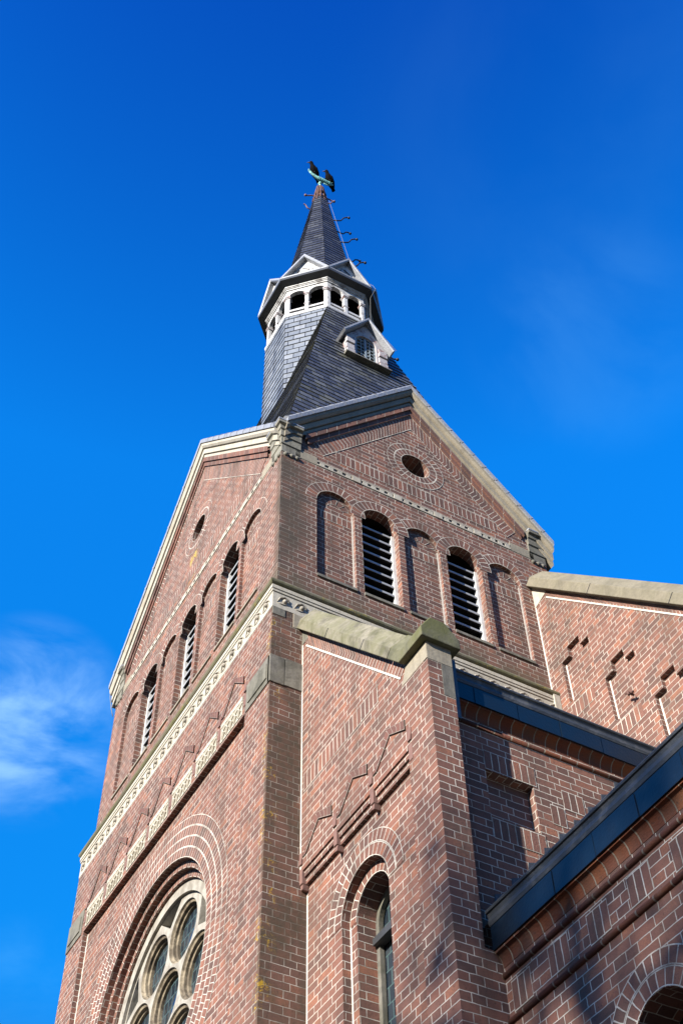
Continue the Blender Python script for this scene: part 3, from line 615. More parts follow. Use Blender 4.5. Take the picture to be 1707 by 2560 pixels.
for tpoly in spand: m.reveal(tpoly[::-1], r0, -TD-.09, -TD)
m.build('tracery', 'stone_rose', rose)
s = MB(); s.strip(circ(RC, 1.06), circ(RC, 1.179), r0, -TD+.035, .2, closed=True, th=.035); s.build('stone_rim', 'stone_rose', rose)
m = MB(); m.wall(circ(RC, 1.15), [], r0, -TD-.10); m.build('leaded_glass', 'glass', rose)

# ---------------------------------------------------------------- spire
def slated(m, BL, BR, TR, TL, n, t=.014, u0=None):
    BL, BR, TR, TL = map(Vector, (BL, BR, TR, TL)); nrm = (BR-BL).cross(TL-BL).normalized() if (TL-BL).length > 1e-6 else (BR-BL).cross(TR-BL).normalized()
    du = (BR-BL).normalized(); H = (TL-BL).dot(nrm.cross(du)); rh = H/n
    for i in range(n):
        a, b = i/n, (i+1)/n
        p, q, r_, s_ = BL.lerp(TL, a), BR.lerp(TR, a), BR.lerp(TR, b), BL.lerp(TL, b)
        tt = t*random.uniform(.8, 1.2); P, Q = p+nrm*tt, q+nrm*tt
        off = random.uniform(0, 1)*.01
        U = lambda v: v.dot(du)+off
        v0, v1 = i*.145+.012, i*.145+.139
        if (s_-r_).length > .002: m.face([P, Q, r_+nrm*.001, s_+nrm*.001], [(U(p), v0), (U(q), v0), (U(r_), v1), (U(s_), v1)])
        else: m.face([P, Q, r_+nrm*.001], [(U(p), v0), (U(q), v0), (U(r_), v1)])
        m.face([p-nrm*.004, q-nrm*.004, Q, P], [(0, .07), (0, .071), (.001, .071), (.001, .07)])
cx, cy = -2.55, 1.985
t8 = math.tan(PI/8)
def octo(a, z, c=(cx, cy)): return [(c[0]+a/math.cos(PI/8)*math.cos(R(-67.5+45*k)), c[1]+a/math.cos(PI/8)*math.sin(R(-67.5+45*k)), z) for k in range(8)]
# octo[0]=right end of front side ... order CCW: index k vertex at angle -67.5+45k; side k spans vertex k-1..k, normal angle -90+45k
A0, ZB = .915, 21.50
m = MB(); lo, hi = octo(A0, 17.0), octo(A0, ZB)
for k in range(8): slated(m, lo[k-1], lo[k], hi[k], hi[k-1], 31)
m.build('spire_shaft', 'slate_shaft', church)
K_ = 4.5; Zb = 14.55; dz = (ZB-Zb)/K_
xt, yt = A0, A0*t8
T = [(cx-xt, cy-yt), (cx+xt, cy-yt), (cx+xt, cy+yt), (cx-xt, cy+yt)]; B = [(cx-xt-dz, cy-yt-dz), (cx+xt+dz, cy-yt-dz), (cx+xt+dz, cy+yt+dz), (cx-xt-dz, cy+yt+dz)]
zK = 20.0                                            # a slight kick in the side slope
for nm, ks, mt in (('spire_skirt', (1, 3), 'slate'), ('spire_flank', (0, 2), 'slate_moss')):
    for k in ks:
        m = MB()
        j = (k+1) % 4
        slated(m, (*B[k], Zb), (*B[j], Zb), (*T[j], ZB), (*T[k], ZB), 46 if nm == 'spire_skirt' else 70, .013 if nm == 'spire_skirt' else .007)
        m.build(nm, mt, church)
s = MB()
e = .02
def onR(y, z, o=0.0): return (cx+xt+(ZB-z)/K_+o, y, z)
zf = 19.10
yl = cy-yt-(ZB-zf)/K_
s.tube([onR(yl, zf, .012), onR(cy+yt+(ZB-zf)/K_, zf, .012)], .012, 6)
s.build('lead_flashing', 'lead', church)
s = MB(); s.sweep([p[:2] for p in octo(A0, 0)], [(-.03, 21.44), (.015, 21.44), (.02, 21.52), (-.03, 21.53)], plan, side=-1, closed=True); s.build('lead_flashing', 'paint', church)
# roofs behind the gables
m = MB()
for sg in (-1, 1):
    y0 = YC+sg*(1.78); z0 = gR(y0)+.28
    q = [(XU-.15, y0, z0), (XU-.15, YC, gR(YC)+.28), (-3.0, YC, gR(YC)+.28), (-3.0, y0, z0)]; m.face(q if sg > 0 else q[::-1])
    x0 = XC+sg*2.34; z0 = gL(x0)+.28
    q = [(x0, YU+.15, z0), (XC, YU+.15, gL(XC)+.28), (XC, YUo, gL(XC)+.28), (x0, YUo, z0)]; m.face(q if sg < 0 else q[::-1])
m.build('gable_roof', 'slate', church)

# lantern
lan = empty('lantern', (cx, cy, ZB), church)
def lo8(a, z): return [(x-cx, y-cy, zz-ZB) for x, y, zz in octo(a, z)]
def side(k, a):
    """frame of lantern side k: u along the side, z up, o outward; local to the lantern"""
    th = R(-90+45*k); n = (math.cos(th), math.sin(th)); t = (-n[1], n[0])
    return lambda u, z, o=0.0: (n[0]*(a+o)+t[0]*u, n[1]*(a+o)+t[1]*u, z-ZB)
AS = .90; HW = AS*t8
sw = MB()
for k in range(8):
    f = side(k, AS)
    holes = []
    for c in (-HW/2, HW/2):
        r = HW*.40
        holes.append([(c-r, 22.16), (c+r, 22.16)] + arc(c, 22.185, r, 0, PI, 12))
    zt0, zt1 = 22.16, 22.40
    ou = [(-HW, zt0)]
    for c in (-HW/2, HW/2):
        r = HW*.40; ou += [(c-r, zt0)] + arc(c, 22.175, r, PI, 0, 12) + [(c+r, zt0)]
    ou += [(HW, zt0), (HW, zt1), (-HW, zt1)]
    sw.prism(ou, f, -.07, 0.0)
    # columns: mid and corner
    cols = MB(); cols.prism([(-.034, 21.53), (.034, 21.53), (.034, 22.10), (-.034, 22.10)], f, -.07, .012); cols.build('column', 'paint', lan, bevel=.004); caps = MB()
    caps.prism([(-.045, 22.095), (.045, 22.095), (.045, 22.118), (-.045, 22.118)], f, -.08, .024); caps.prism([(-.054, 22.125), (.054, 22.125), (.054, 22.159), (-.054, 22.159)], f, -.09, .034)
    caps.prism([(-.052, 21.78), (.052, 21.78), (.052, 21.80), (-.052, 21.80)], f, -.095, .018)
    caps.build('capital', 'paint_worn', lan)
    for sg in (-1, 1):
        cols = MB(); caps = MB()
        u0, u1 = sorted((sg*HW, sg*(HW-.06)))
        cols.prism([(u0, 21.50), (u1, 21.50), (u1, 22.16), (u0, 22.16)], f, -.06, .010)
        u1b, u0b = (u1, u0-.0) if sg < 0 else (u1, u0)
        e0, e1 = sorted((sg*(HW+.008), sg*(HW-.075)))
        caps.prism([(e0, 22.10), (e1, 22.10), (e1, 22.125), (e0, 22.125)], f, -.08, .024); caps.prism([(e0, 22.13), (e1, 22.13), (e1, 22.16), (e0, 22.16)], f, -.08, .034); cols.build('column', 'paint', lan, bevel=.004); caps.build('capital', 'paint_worn', lan)
    for c0, c1_ in ((-HW+.06, -.034), (.034, HW-.06)): rail = MB(); rail.prism([(c0, 21.64), (c1_, 21.64), (c1_, 21.695), (c0, 21.695)], f, -.04, .004); rail.build('rail', 'paint', lan)
sw.build('arcade', 'paint', lan)
pth = [p[:2] for p in lo8(AS, 0)]
s = MB(); s.sweep(pth, [(-.03, .90-.0), (.02, .895), (.02, .93), (.035, .932), (.035, .955), (.05, .957), (.05, 1.0), (-.03, 1.0)], plan, side=-1, closed=True); s.build('cornice', 'paint', lan)
s = MB(); s.sweep(pth, [(-.1, 1.0), (.05, 1.002), (.15, 1.035), (.175, 1.04), (.175, 1.10), (.14, 1.11), (-.1, 1.11)], plan, side=-1, closed=True); s.build('eaves', 'timber_dark', lan)
s = MB(); s.sweep(pth, [(.13, 1.105), (.178, 1.102), (.184, 1.13), (.12, 1.16)], plan, side=-1, closed=True); s.build('eaves_flashing', 'lead', lan)
m = MB(); inn = lo8(.66, 21.5); inh = lo8(.66, 22.5)
for k in range(8): m.face([inn[k-1], inn[k], inh[k], inh[k-1]])
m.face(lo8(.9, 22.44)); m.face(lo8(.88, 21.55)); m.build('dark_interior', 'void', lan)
AE = AS+.13; HE = AE*t8; ZE, ZA_ = 22.635, 23.30
for k in range(8):
    f = side(k, AE); gb = MB()
    gb.face([f(-HE, ZE, -.05), f(HE, ZE, -.05), f(0, ZA_-.02, -.05)]); gb.build('gablet', 'paint', lan)
    s = MB(); s.sweep([(-HE-.01, ZE-.01), (0, ZA_), (HE+.01, ZE-.01)], [(-.035, -.10), (-.035, .04), (-.02, .055), (.012, .055), (.02, -.10)], f); s.build('gablet_rim', 'lead', lan)
    s = MB()
    for (a, b) in (((-.20, ZE+.13), (-.12, ZE+.28)), ((.06, ZE+.24), (-.06, ZE+.34)), ((.20, ZE+.10), (.12, ZE+.24))): s.tube([f(*a, -.045), f(*b, -.045)], .012, 5)
    s.build('gablet_seam', 'timber_dark', lan)
def spa(z): return .70-(z-23.4)*(.1275 if z < 25.25 else .1275) if z < 25.25 else .464-(z-25.25)*.131
def spring(z): return lo8(spa(z), z)
s = MB()
zs_ = [22.6, 23.4, 25.25, 26.7, 27.75]
ringz = [lo8(.80, 22.6), lo8(.70, 23.4), lo8(.464, 25.25), lo8(.275, 26.7), lo8(.15, 27.75)]
for r0_, r1_, n_ in zip(ringz[:-1], ringz[1:], (6, 14, 11, 8)):
    for k in range(8): slated(s, r0_[k-1], r0_[k], r1_[k], r1_[k-1], n_, .011)
s.build('spire_top', 'slate_dark', lan)
s = MB()
E8 = lo8(AE+.02, ZE); S8 = lo8(.80, 22.6)
for k in range(8):
    f = side(k, AE); ra = Vector(f(0, ZA_, .0)); rb = Vector(f(0, ZA_, -(AE-spa(ZA_))-.02))
    s.face([E8[k-1], ra, rb, S8[k-1]][::-1]); s.face([E8[k], S8[k], rb, ra][::-1])
s.build('gablet_roof', 'slate_dark', lan)
# white droppings streaks are left as thin paint runs on the spire slates
# iron crown
cr = empty('iron_crown', (cx, cy, 27.7), church)
s = MB()
for k in range(12):
    th = 2*PI*k/12 + .1
    pts = []
    for q in range(5):
        z = q*.22-.12; r_ = .17-.10*q/4 + random.uniform(-.008, .008)
        pts.append((r_*math.cos(th+q*.03), r_*math.sin(th+q*.03), z))
    s.tube(pts, .017, 5)
for z, r_ in ((.28, .135), (.34, .13), (.40, .12), (.06, .165)): s.tube([(r_*math.cos(a), r_*math.sin(a), z+.015*math.sin(3*a)) for a in [2*PI*i/16 for i in range(17)]], .014, 5)
s.tube([(0, 0, .0), (0, 0, .86)], .05, 8, r1=.03); s.build('crown_straps', 'rust', cr)
s = MB(); s.tube([(0, 0, .8), (0, 0, 1.08)], .022, 8); s.ball((0, 0, 1.0), .045); s.build('spindle', 'copper', cr)
def hook(base, outd, ln, rise, mat, r=.015, ball=True):
    b = Vector(base); d = Vector((*outd, 0)).normalized(); s = MB(); u = Vector((0, 0, 1))
    pts = [b-d*.05, b+d*ln*.25+u*rise*.02, b+d*ln*.48+u*rise*.12, b+d*ln*.58+u*rise*.4, b+d*ln*.66+u*rise*.75, b+d*ln*.85+u*rise*.98, b+d*ln+u*rise*.96]
    s.tube(pts, r, 6)
    if ball: s.ball(pts[-1], r*2.1, 8, 6)
    return s.build('climbing_hook', mat, church, smooth=True)
oz = lambda z, k: Vector(lo8(spa(z), z)[k]) + Vector((cx, cy, ZB))
for z in (24.05, 25.25, 26.45):
    for k, d in ((2, (.35, .95)), (3, (.0, 1.0))):
        hook(oz(z, k), d, .34, .22, 'iron', .014)
for k, d, z in ((2, (.3, 1), 27.45), (7, (-.1, -1), 27.35)): hook(oz(z, k), d, .16, .14, 'rust_light', .014, False)
for d, z in (((.2, 1), 28.05), ((-.3, -1), 28.0)): hook((cx+d[0]*.08, cy+d[1]*.10, z), d, .22, -.05, 'rust_light', .015)
for y, z in ((cy+yt+.33, 20.7), (cy+yt+.42, 20.3)): hook((cx+.75, y, z), (.3, .95), .34, .22, 'iron')
# lightning cable down the spire and over the eaves
s = MB(); pts = [oz(27.6, 2)+Vector((.03, .05, 0))] + [oz(z, 2)+Vector((.03, .05, 0)) for z in (27, 26.3, 25.6, 24.9, 24.2, 23.5)] + [Vector((cx+1.06, cy+.50, 22.75)), Vector((cx+1.10, cy+.52, 22.58)), Vector((cx+1.0, cy+.46, 22.35)), Vector((cx+.98, cy+.45, 21.6)), Vector((cx+1.0, cy+.52, 21.35)), Vector((cx+1.25, cy+.75, 20.4))]
s.tube(pts, .0035, 5); s.build('lightning_cable', 'cable', church, smooth=True); s = MB(); s.tube([(XUo-.03, YU-.10, 14.72), (XUo-.08, YU-.10, 14.60), (XUo-.085, YU-.08, 14.38), (XUo-.05, YU-.05, 14.15), (XUo-.012, YU-.02, 13.98)], .006, 5); s.build('lightning_cable', 'cable', church, smooth=True)

# dormer on the side slope
DX, DY, DZ = -1.075, 2.01, 19.10
dm = empty('dormer', (DX, DY, DZ), church)
df = lambda u, z, o=0.0: (o, u, z)
m = MB(); ah = arch_loop(-.02, .10, .62, .185, 16)
m.wall([(-.38, 0), (.35, 0), (.35, .62), (-.01, 1.18), (-.38, .62)], [ah], df, 0.0)
m.reveal(ah[::-1], df, -.10, 0)
for y in (-.38, .35): m.face([df(y, 0, 0), df(y, 0, -.6), df(y, .62, -.6), df(y, .62, 0)])
m.build('dormer_front', 'paint_worn', dm)
m = MB(); m.sweep([(-.46, .54), (-.01, 1.20), (.42, .57)], [(0, -.75), (0, .10), (.015, .115), (.042, .115), (.05, -.75)], df); m.build('dormer_roof', 'lead', dm)
m = MB(); m.wall(ah, [], df, -.16); m.build('dark_interior', 'void', dm)
m = MB()
for sg, u0 in ((-1, -.40), (1, .20)):
    m = MB()
    for z0, z1, o in ((.05, .17, .04), (.20, .34, .025), (.37, .50, .04), (.52, .60, .02)): m.prism([(u0, z0), (u0+.15, z0), (u0+.15, z1), (u0, z1)], df, -.02, o)
    m.build('dormer_pier', 'paint_worn', dm, bevel=.006)
m = MB()
for u0 in (-.40, .20):
    for z0 in (.17, .34, .50): m = MB(); m.prism([(u0+.002, z0), (u0+.148, z0), (u0+.148, z0+.03), (u0+.002, z0+.03)], df, -.02, .012); m.build('dormer_joint', 'iron', dm)
m = MB(); m.sweep([(-.43, .05), (.39, .05)], [(0, -.05), (0, .06), (-.06, .08), (-.07, -.05)], df); m.build('dormer_sill', 'stone_grey', dm)
m = MB(); gc = -.02
lo_, li_ = arch_loop(gc, .105, .62, .183), arch_loop(gc, .125, .62, .160)
for i in range(len(lo_)):
    j = (i+1) % len(lo_); m.face([df(*lo_[i], -.03), df(*lo_[j], -.03), df(*li_[j], -.03), df(*li_[i], -.03)]); m.face([df(*li_[i], -.03), df(*li_[j], -.03), df(*li_[j], -.05), df(*li_[i], -.05)])
m.prism([(gc-.014, .11), (gc+.014, .11), (gc+.014, .78), (gc-.014, .78)], df, -.05, -.025)
for k in range(6):
    z = .16+k*.1
    for sg in (-1, 1):
        m.tube([df(gc, z, -.035), df(gc+sg*.075, z+.055, -.035), df(gc+sg*.165, z+.02, -.035)], .009, 5); m.tube([df(gc, z+.085, -.035), df(gc+sg*.075, z+.03, -.035), df(gc+sg*.165, z+.07, -.035)], .009, 5)
        m.tube([df(gc+sg*.08, z-.01, -.035), df(gc+sg*.08, z+.09, -.035)], .008, 5)
m.build('grille', 'grille', dm)

# ---------------------------------------------------------------- side wing (lower, beside the tower)
WY, WP, WX = .30, .367, 2.145         # front plane, recessed panel plane, pier face
wf, wr = Lw(WY), Rw(WX)
PILX = 1.785
WZ = lambda x: 11.205-1.155*x
LCX, LZS = 0.955, 7.42
WALLX = 1.94
pd = WP-WY
m = MB()
rl_ = [(LCX-.35, 3.2), (LCX+.35, 3.2)] + arc(LCX, LZS, .35, 0, PI, 20)
m.wall([(XL, 8.235), (PILX, 8.235), (PILX, 0), (WX, 0), (WX, 9.09), (1.835, 9.09), (XL, WZ(XL))], [], wf)
m.wall([(XL, 0), (PILX, 0), (PILX, 8.115), (XL, 8.115)], [rl_], wf, -pd)
m.reveal([(PILX, 0), (PILX, 8.235)], wf, 0, -pd, closed=False); m.reveal([(PILX, 8.235), (XL, 8.235)], wf, 0, -.015, closed=False); m.wall([(XL, 8.175), (PILX, 8.175), (PILX, 8.235), (XL, 8.235)], [], wf, -.015); m.reveal([(PILX, 8.175), (XL, 8.175)], wf, -.015, -.034, closed=False); m.wall([(XL, 8.115), (PILX, 8.115), (PILX, 8.175), (XL, 8.175)], [], wf, -.034); m.reveal([(PILX, 8.115), (XL, 8.115)], wf, -.034, -pd, closed=False)
m.reveal(rl_[::-1], wf, -pd-.075, -pd)
li2 = [(LCX-.25, 3.2), (LCX+.25, 3.2)] + arc(LCX, LZS, .25, 0, PI, 20)
m.wall(rl_, [li2], wf, -pd-.075)
m.reveal(li2[::-1], wf, -pd-.30, -pd-.075)
# pier side and the wing's own side wall with its recessed panel
PD = .53
m.wall([(WY, 0), (PD, 0), (PD, 9.09), (WY, 9.09)], [], wr)
m.face([(WX, PD, 0), (WALLX, PD, 0), (WALLX, PD, 9.0), (WX, PD, 9.0)])
wwf = Rw(WALLX)
PANL = [(.885, 7.72), (1.325, 7.72), (1.325, 8.165), (.885, 8.165)]
m.wall([(PD, 0), (NAVE_Y, 0), (NAVE_Y, 8.9), (PD, 8.9)], [PANL], wwf)
m.wall(PANL, [], wwf, -.075); m.reveal(PANL[::-1], wwf, -.075, 0)
m.build('wing_wall', 'brick_plain', church)
s = MB()
for k, (r0_, r1_) in enumerate(((.352, .46), (.462, .57))): s.strip(arc(LCX, LZS, r0_, 0, PI, 40), arc(LCX, LZS, r1_, 0, PI, 40), wf, -pd+.004, .108, v0=.03*k)
s.strip(arc(LCX, LZS, .251, 0, PI, 30), arc(LCX, LZS, .349, 0, PI, 30), wf, -pd-.071, .108)
s.build('arch_ring', 'soldier_half', church)
s = MB(); A = [(XL+.08, WZ(XL+.08)-.31), (1.75, WZ(1.75)-.17*1.53)]; q = 1.53
A = [(.135, 10.865), (1.755, 9.015)]; Bq = [(XL, WZ(XL)), (1.835, 9.085)]
s.strip(A, Bq, wf, .004, .22); s.build('soldier_band', 'soldier', church)
# upright brick band that echoes the slope
s = MB()
for k in range(11):
    x = .12+k*.155; z = 10.50-1.155*(x-.1)-.55
    if z < 8.95: s.prism
s.strip([(.10, 9.05), (1.40, 9.05)], [(.10, 9.25), (1.40, 9.25)], wf, .004, .22); s.build('soldier_band', 'soldier', church)
zigzag(wf, [.355+k*.585 for k in range(3)], 8.36, 8.66, .585, 0, .2)
# wing coping with the big kneeler cap
s = MB(); prof = [(0, -.30), (0, .07), (.095, .07), (.24, -.03), (.24, -.165), (.10, -.30)]
s.sweep([(XL-.0, WZ(XL)), (1.66, WZ(1.66))], prof, wf); s.build('wing_coping', 'stone_moss', church, bevel=.008)
s = MB(); s.sweep([(1.668, WZ(1.668)), (1.835, 9.088), (WX+.05, 9.09)], [(0, -.30), (0, .07), (.10, .072), (.25, -.03), (.25, -.165), (.10, -.30)], wf); s.build('pier_cap', 'stone_cap', church, bevel=.008)
s = MB()
for x in (.62, 1.25):
    z = WZ(x); d = Vector((1, -1.155)).normalized(); n = Vector((-d.y, d.x))
    s.prism([(x-d.x*.006, z-d.y*.006), (x+d.x*.006, z+d.y*.006), (x+d.x*.006+n.x*.097, z+d.y*.006+n.y*.097), (x-d.x*.006+n.x*.097, z-d.y*.006+n.y*.097)], wf, .0, .0715)
s.build('coping_joint', 'iron', church, recalc=True)
s = MB(); s.prism([(1.76, 8.91), (WX, 8.91), (WX, 9.088), (1.84, 9.088)], wf, -.02, .003); s.build('pier_stone', 'stone', church); s = MB(); s.prism([(WY, 8.90), (PD, 8.90), (PD, 9.088), (WY, 9.088)], wr, -.05, .003); s.build('pier_stone', 'stone', church)
s = MB(); s.prism([(WY+.125, 8.56), (PD, 8.56), (PD, 8.895), (WY+.125, 8.895)], wr, -.05, .003); s.build('quoin_stone', 'stone_grey', church); s = MB(); s.prism([(XL, 10.93), (XL+.12, 10.93), (XL+.10, WZ(XL+.1)), (XL, WZ(XL))], wf, -.02, .006); s.build('quoin_stone', 'stone_grey', church)
# lancet window
lw = empty('lancet_window', (LCX, WP, LZS), church)
lf = lambda u, z, o=0.0: (u-LCX, WY-o-WP, z-LZS)
m = MB(); m.wall(li2, [], lf, -pd-.29); m.build('leaded_glass', 'glass', lw)
m = MB(); lo_, li_ = li2, [(LCX-.205, 3.25), (LCX+.205, 3.25)] + arc(LCX, LZS, .205, 0, PI, 20)
for i in range(len(lo_)):
    j = (i+1) % len(lo_); m.face([lf(*lo_[i], -pd-.24), lf(*lo_[j], -pd-.24), lf(*li_[j], -pd-.24), lf(*li_[i], -pd-.24)]); m.face([lf(*li_[i], -pd-.24), lf(*li_[j], -pd-.24), lf(*li_[j], -pd-.28), lf(*li_[i], -pd-.28)])
m.build('frame', 'stone_grey', lw)
for z in (7.28, 6.30, 5.3): m = MB(); m.prism([(LCX-.24, z-.035), (LCX+.24, z-.035), (LCX+.24, z+.025), (LCX-.24, z+.025)], lf, -pd-.28, -pd-.20); m.build('transom', 'timber_dark', lw)
# eaves: zinc gutter, slate fascia, brick coving and roll
def eaves(f, u0, u1, zt, oh, nm):
    """f: wall frame (o=0 wall plane); zt gutter top; fascia overhang oh"""
    s = MB(); s.sweep([(u0, zt-.28), (u1, zt-.28)], [(.175, -.02), (.175, oh+.004), (.20, oh+.012), (.235, oh+.006), (.262, oh+.014)] + [(.276+.018*math.sin(a), oh+.012+.018*math.cos(a)) for a in (R(-40), R(0), R(45), R(90), R(135))] + [(.285, -.02)], f); s.build('gutter', 'zinc', church)
    s = MB(); s.sweep([(u0+.004, zt-.28), (u1, zt-.28)], [(0, -.02), (0, oh), (.176, oh), (.176, -.02)], f)
    n = int((u1-u0)/.42)
    for k in range(1, n): 
        u = u0+k*.42; s.prism([(u-.14, zt-.285), (u+.27, zt-.285), (u+.27, zt-.285+.17), (u-.14, zt-.285+.17)], f, oh-.002, oh+.003+.003*(k % 2))
    s.build('slate_fascia', 'fascia', church)
    pr = [(-.002, -.02), (-.002, oh-.012), (-.018, oh-.012)] + [(-.107+.089*math.cos(q), (oh-.016)*(1-math.sin(q))+.003) for q in [R(i*11.25) for i in range(0, 9)]] + [(-.107, -.02)]
    s = MB(); s.sweep([(u0, zt-.28), (u1, zt-.28)], pr, f, uvlen=True); s.build('coving', 'coving', church)
    s = MB(); c = (-.165, .004); s.sweep([(u0, zt-.28), (u1, zt-.28)], [(c[0]+.021*math.sin(a), c[1]+.021*math.cos(a)) for a in [R(i*36) for i in range(10)]], f, uvlen=True); s.build('roll_moulding', 'rollbrick', church, smooth=True)
eaves(wwf, PD+.0, NAVE_Y, 9.03, .08, 'wing')
m = MB(); m.face([(WALLX+.04, PD-.15, 9.02), (WALLX+.04, NAVE_Y, 9.02), (XL, NAVE_Y, 11.15), (XL, PD-.15, 11.15)]); m.build('wing_roof', 'slate', church)
s = MB(); s.prism([(PD+.002, 8.40), (PD+.05, 8.40), (PD+.05, 9.02), (PD+.002, 9.02)], wwf, 0, WX-WALLX-.02); s.build('lead_downpipe_box', 'zinc', church)
# patches of upright bricks on the wing side wall
for u, z, n in ((.885, 8.17, 7), (.885, 7.52, 7), (1.60, 8.05, 3), (1.46, 7.86, 2), (1.80, 7.84, 3)):
    s = MB(); s.strip([(u, z), (u+n*.0679, z)], [(u, z+.19), (u+n*.0679, z+.19)], wwf, .004, .22, v0=0); s.build('upright_bricks', 'soldier', church)
# ---------------------------------------------------------------- front porch wing (nearest, lower right)
PY = .66; pf = Lw(PY); PX = 6.6
AC, AZ = 3.43, 5.17
m = MB(); al = [(AC-.26, 4.0), (AC+.26, 4.0)] + arc(AC, AZ, .26, 0, PI, 18)
m.wall([(WALLX, 0), (PX, 0), (PX, 6.5), (WALLX, 6.5)], [al], pf); m.reveal(al[::-1], pf, -.25, 0)
m.face([(WX-.001, PY, 0), (WX-.001, PD, 0), (WX-.001, PD, 6.4), (WX-.001, PY, 6.4)][::-1])
m.face([(PX, PY, 0), (PX, 3.4, 0), (PX, 3.4, 8.9), (PX, PY, 6.5)])
m.build('porch_wall', 'brick_plain', church)
m = MB(); m.wall(al, [], pf, -.25); m.build('dark_interior', 'void', church)
s = MB()
for k, (a, b) in enumerate(((.262, .37), (.372, .48))): s.strip(arc(AC, AZ, a, 0, PI, 36), arc(AC, AZ, b, 0, PI, 36), pf, .004, .108, v0=.03*k)
s.build('arch_ring', 'soldier_half', church)
s = MB(); s.prism([(AC+.265, 4.85), (AC+.60, 4.75), (AC+.55, 5.25), (AC+.262, 5.22)], pf, -.02, .008); s.build('quoin_stone', 'stone_grey', church)
eaves(pf, WX+.002, PX, 6.67, .07, 'porch')
s = MB(); zc = 5.915; s.sweep([(WX, zc), (PX, zc)], [(.021*math.sin(a), .004+.021*math.cos(a)) for a in [R(i*36) for i in range(10)]], pf, uvlen=True); s.build('roll_moulding', 'rollbrick', church, smooth=True)
# zigzag of upright and flat bricks between the rolls
u = WX+.06; k = 0
while u < PX-.4:
    s = MB(); z0 = 5.955+.012*(k % 2); s.strip([(u, z0), (u+3*.0679, z0)], [(u, z0+.205), (u+3*.0679, z0+.205)], pf, .004, .22); s.build('upright_bricks', 'soldier', church)
    u += 3*.0679+.19; k += 1
m = MB(); m.face([(WALLX, PY-.03, 6.65), (PX, PY-.03, 6.65), (PX, 3.4, 9.75), (WALLX, 3.4, 9.75)]); m.build('porch_roof', 'slate', church)
s = MB()
for k in range(9):
    y = .89+k*.17; z = 6.895+(y-.887)*1.12
    s.prism([(y-.085, z-.02), (y+.075, z+.10), (y+.05, z+.16), (y-.07, z+.12)], wwf, -.01, .006)
s.build('stepped_flashing', 'zinc', church)
# ---------------------------------------------------------------- nave front wall behind the tower
nf = Lw(NAVE_Y); NX = 4.4
NZ = lambda x: 13.60-1.12*(x+.045)
m = MB(); holes = []
for k in range(3):
    x0 = .215+k*.598; dz_ = -k*.755
    h = [(x0, 11.45+dz_), (x0+.49, 11.45+dz_), (x0+.49, 12.07+dz_), (x0+.345, 12.07+dz_), (x0+.345, 12.21+dz_), (x0+.135, 12.21+dz_), (x0+.135, 12.07+dz_), (x0, 12.07+dz_)]
    holes.append(h); m.wall(h, [], nf, -.055); m.reveal(h[::-1], nf, -.055, 0)
m.wall([(XU-.3, 0), (NX, 0), (NX, NZ(NX)), (XU-.3, NZ(XU-.3))], holes, nf)
m.face([(NX, NAVE_Y, 0), (NX, 16, 0), (NX, 16, NZ(NX)), (NX, NAVE_Y, NZ(NX))])
lx = 2*XC-NX
m.face([(lx, NAVE_Y+.3, 0), (XLo+.1, NAVE_Y+.3, 0), (XLo+.1, NAVE_Y+.3, NZ(0)), (lx, NAVE_Y+.3, NZ(NX))])
m.build('nave_wall', 'brick_plain', church)
s = MB()
for k in range(4):
    x0 = .215+k*.598-.01; dz_ = -k*.755
    s.strip([(x0+.02, 11.2+dz_), (x0+.42, 11.2+dz_)], [(x0+.02, 11.4+dz_), (x0+.42, 11.4+dz_)], nf, .004, .22)
A = [(.19, 13.22), (NX, 13.22-1.12*(NX-.19))]; Bq = [(XU, NZ(XU)), (NX, NZ(NX))]
s.strip(A, Bq, nf, .004, .22); s.build('soldier_band', 'soldier', church)
s = MB(); s.sweep([(XU+.0, NZ(XU)), (NX+.1, NZ(NX+.1))], [(0, -.35), (0, .085), (.12, .085), (.255, -.06), (.255, -.25), (.12, -.35)], nf); s.build('nave_coping', 'stone_coping', church, bevel=.008) if 'stone_coping' in M else None
M['stone_coping'] = stone_mat('grey yellow coping stone', (0.1932, 0.1702, 0.1242), (0.08739, 0.07822, 0.0552), green=0.12, sootamt=0.6, lich=0.0)
s.build('nave_coping', 'stone_coping', church, bevel=.008)
s = MB()
for x in (.93, 2.0):
    z = NZ(x); d = Vector((1, -1.12)).normalized(); n = Vector((-d.y, d.x))
    s.prism([(x-d.x*.006, z-d.y*.006), (x+d.x*.006, z+d.y*.006), (x+d.x*.006+n.x*.122, z+d.y*.006+n.y*.122), (x-d.x*.006+n.x*.122, z-d.y*.006+n.y*.122)], nf, .0, .0865)
s.build('coping_joint', 'iron', church, recalc=True)
s = MB(); s.prism([(XU+.002, 13.22), (XU+.24, NZ(XU+.24)-.03), (XU+.24, NZ(XU+.24)), (XU+.002, NZ(XU))], nf, -.02, .006); s.build('springer_stone', 'stone_white', church)
m = MB(); m.face([(NX+.1, NAVE_Y, NZ(NX+.1)+.2), (NX+.1, 16, NZ(NX+.1)+.2), (XC, 16, NZ(XC)+.2), (XC, NAVE_Y, NZ(XC)+.2)]); m.face([(lx-.1, NAVE_Y+.3, NZ(NX+.1)+.2), (XC, NAVE_Y+.3, NZ(XC)+.2), (XC, 16, NZ(XC)+.2), (lx-.1, 16, NZ(NX+.1)+.2)]); m.build('nave_roof', 'slate', church)
s = MB(); p0 = Vector(nf(1.13, 10.82, .0)); s.tube([p0+Vector((0, .02, 0)), p0+Vector((0, -.06, 0)), p0+Vector((.03, -.08, -.07))], .014, 6); s.tube([p0+Vector((-.06, -.03, .05)), p0+Vector((.05, -.03, -.02))], .014, 6); s.build('wall_anchor', 'rust', church)

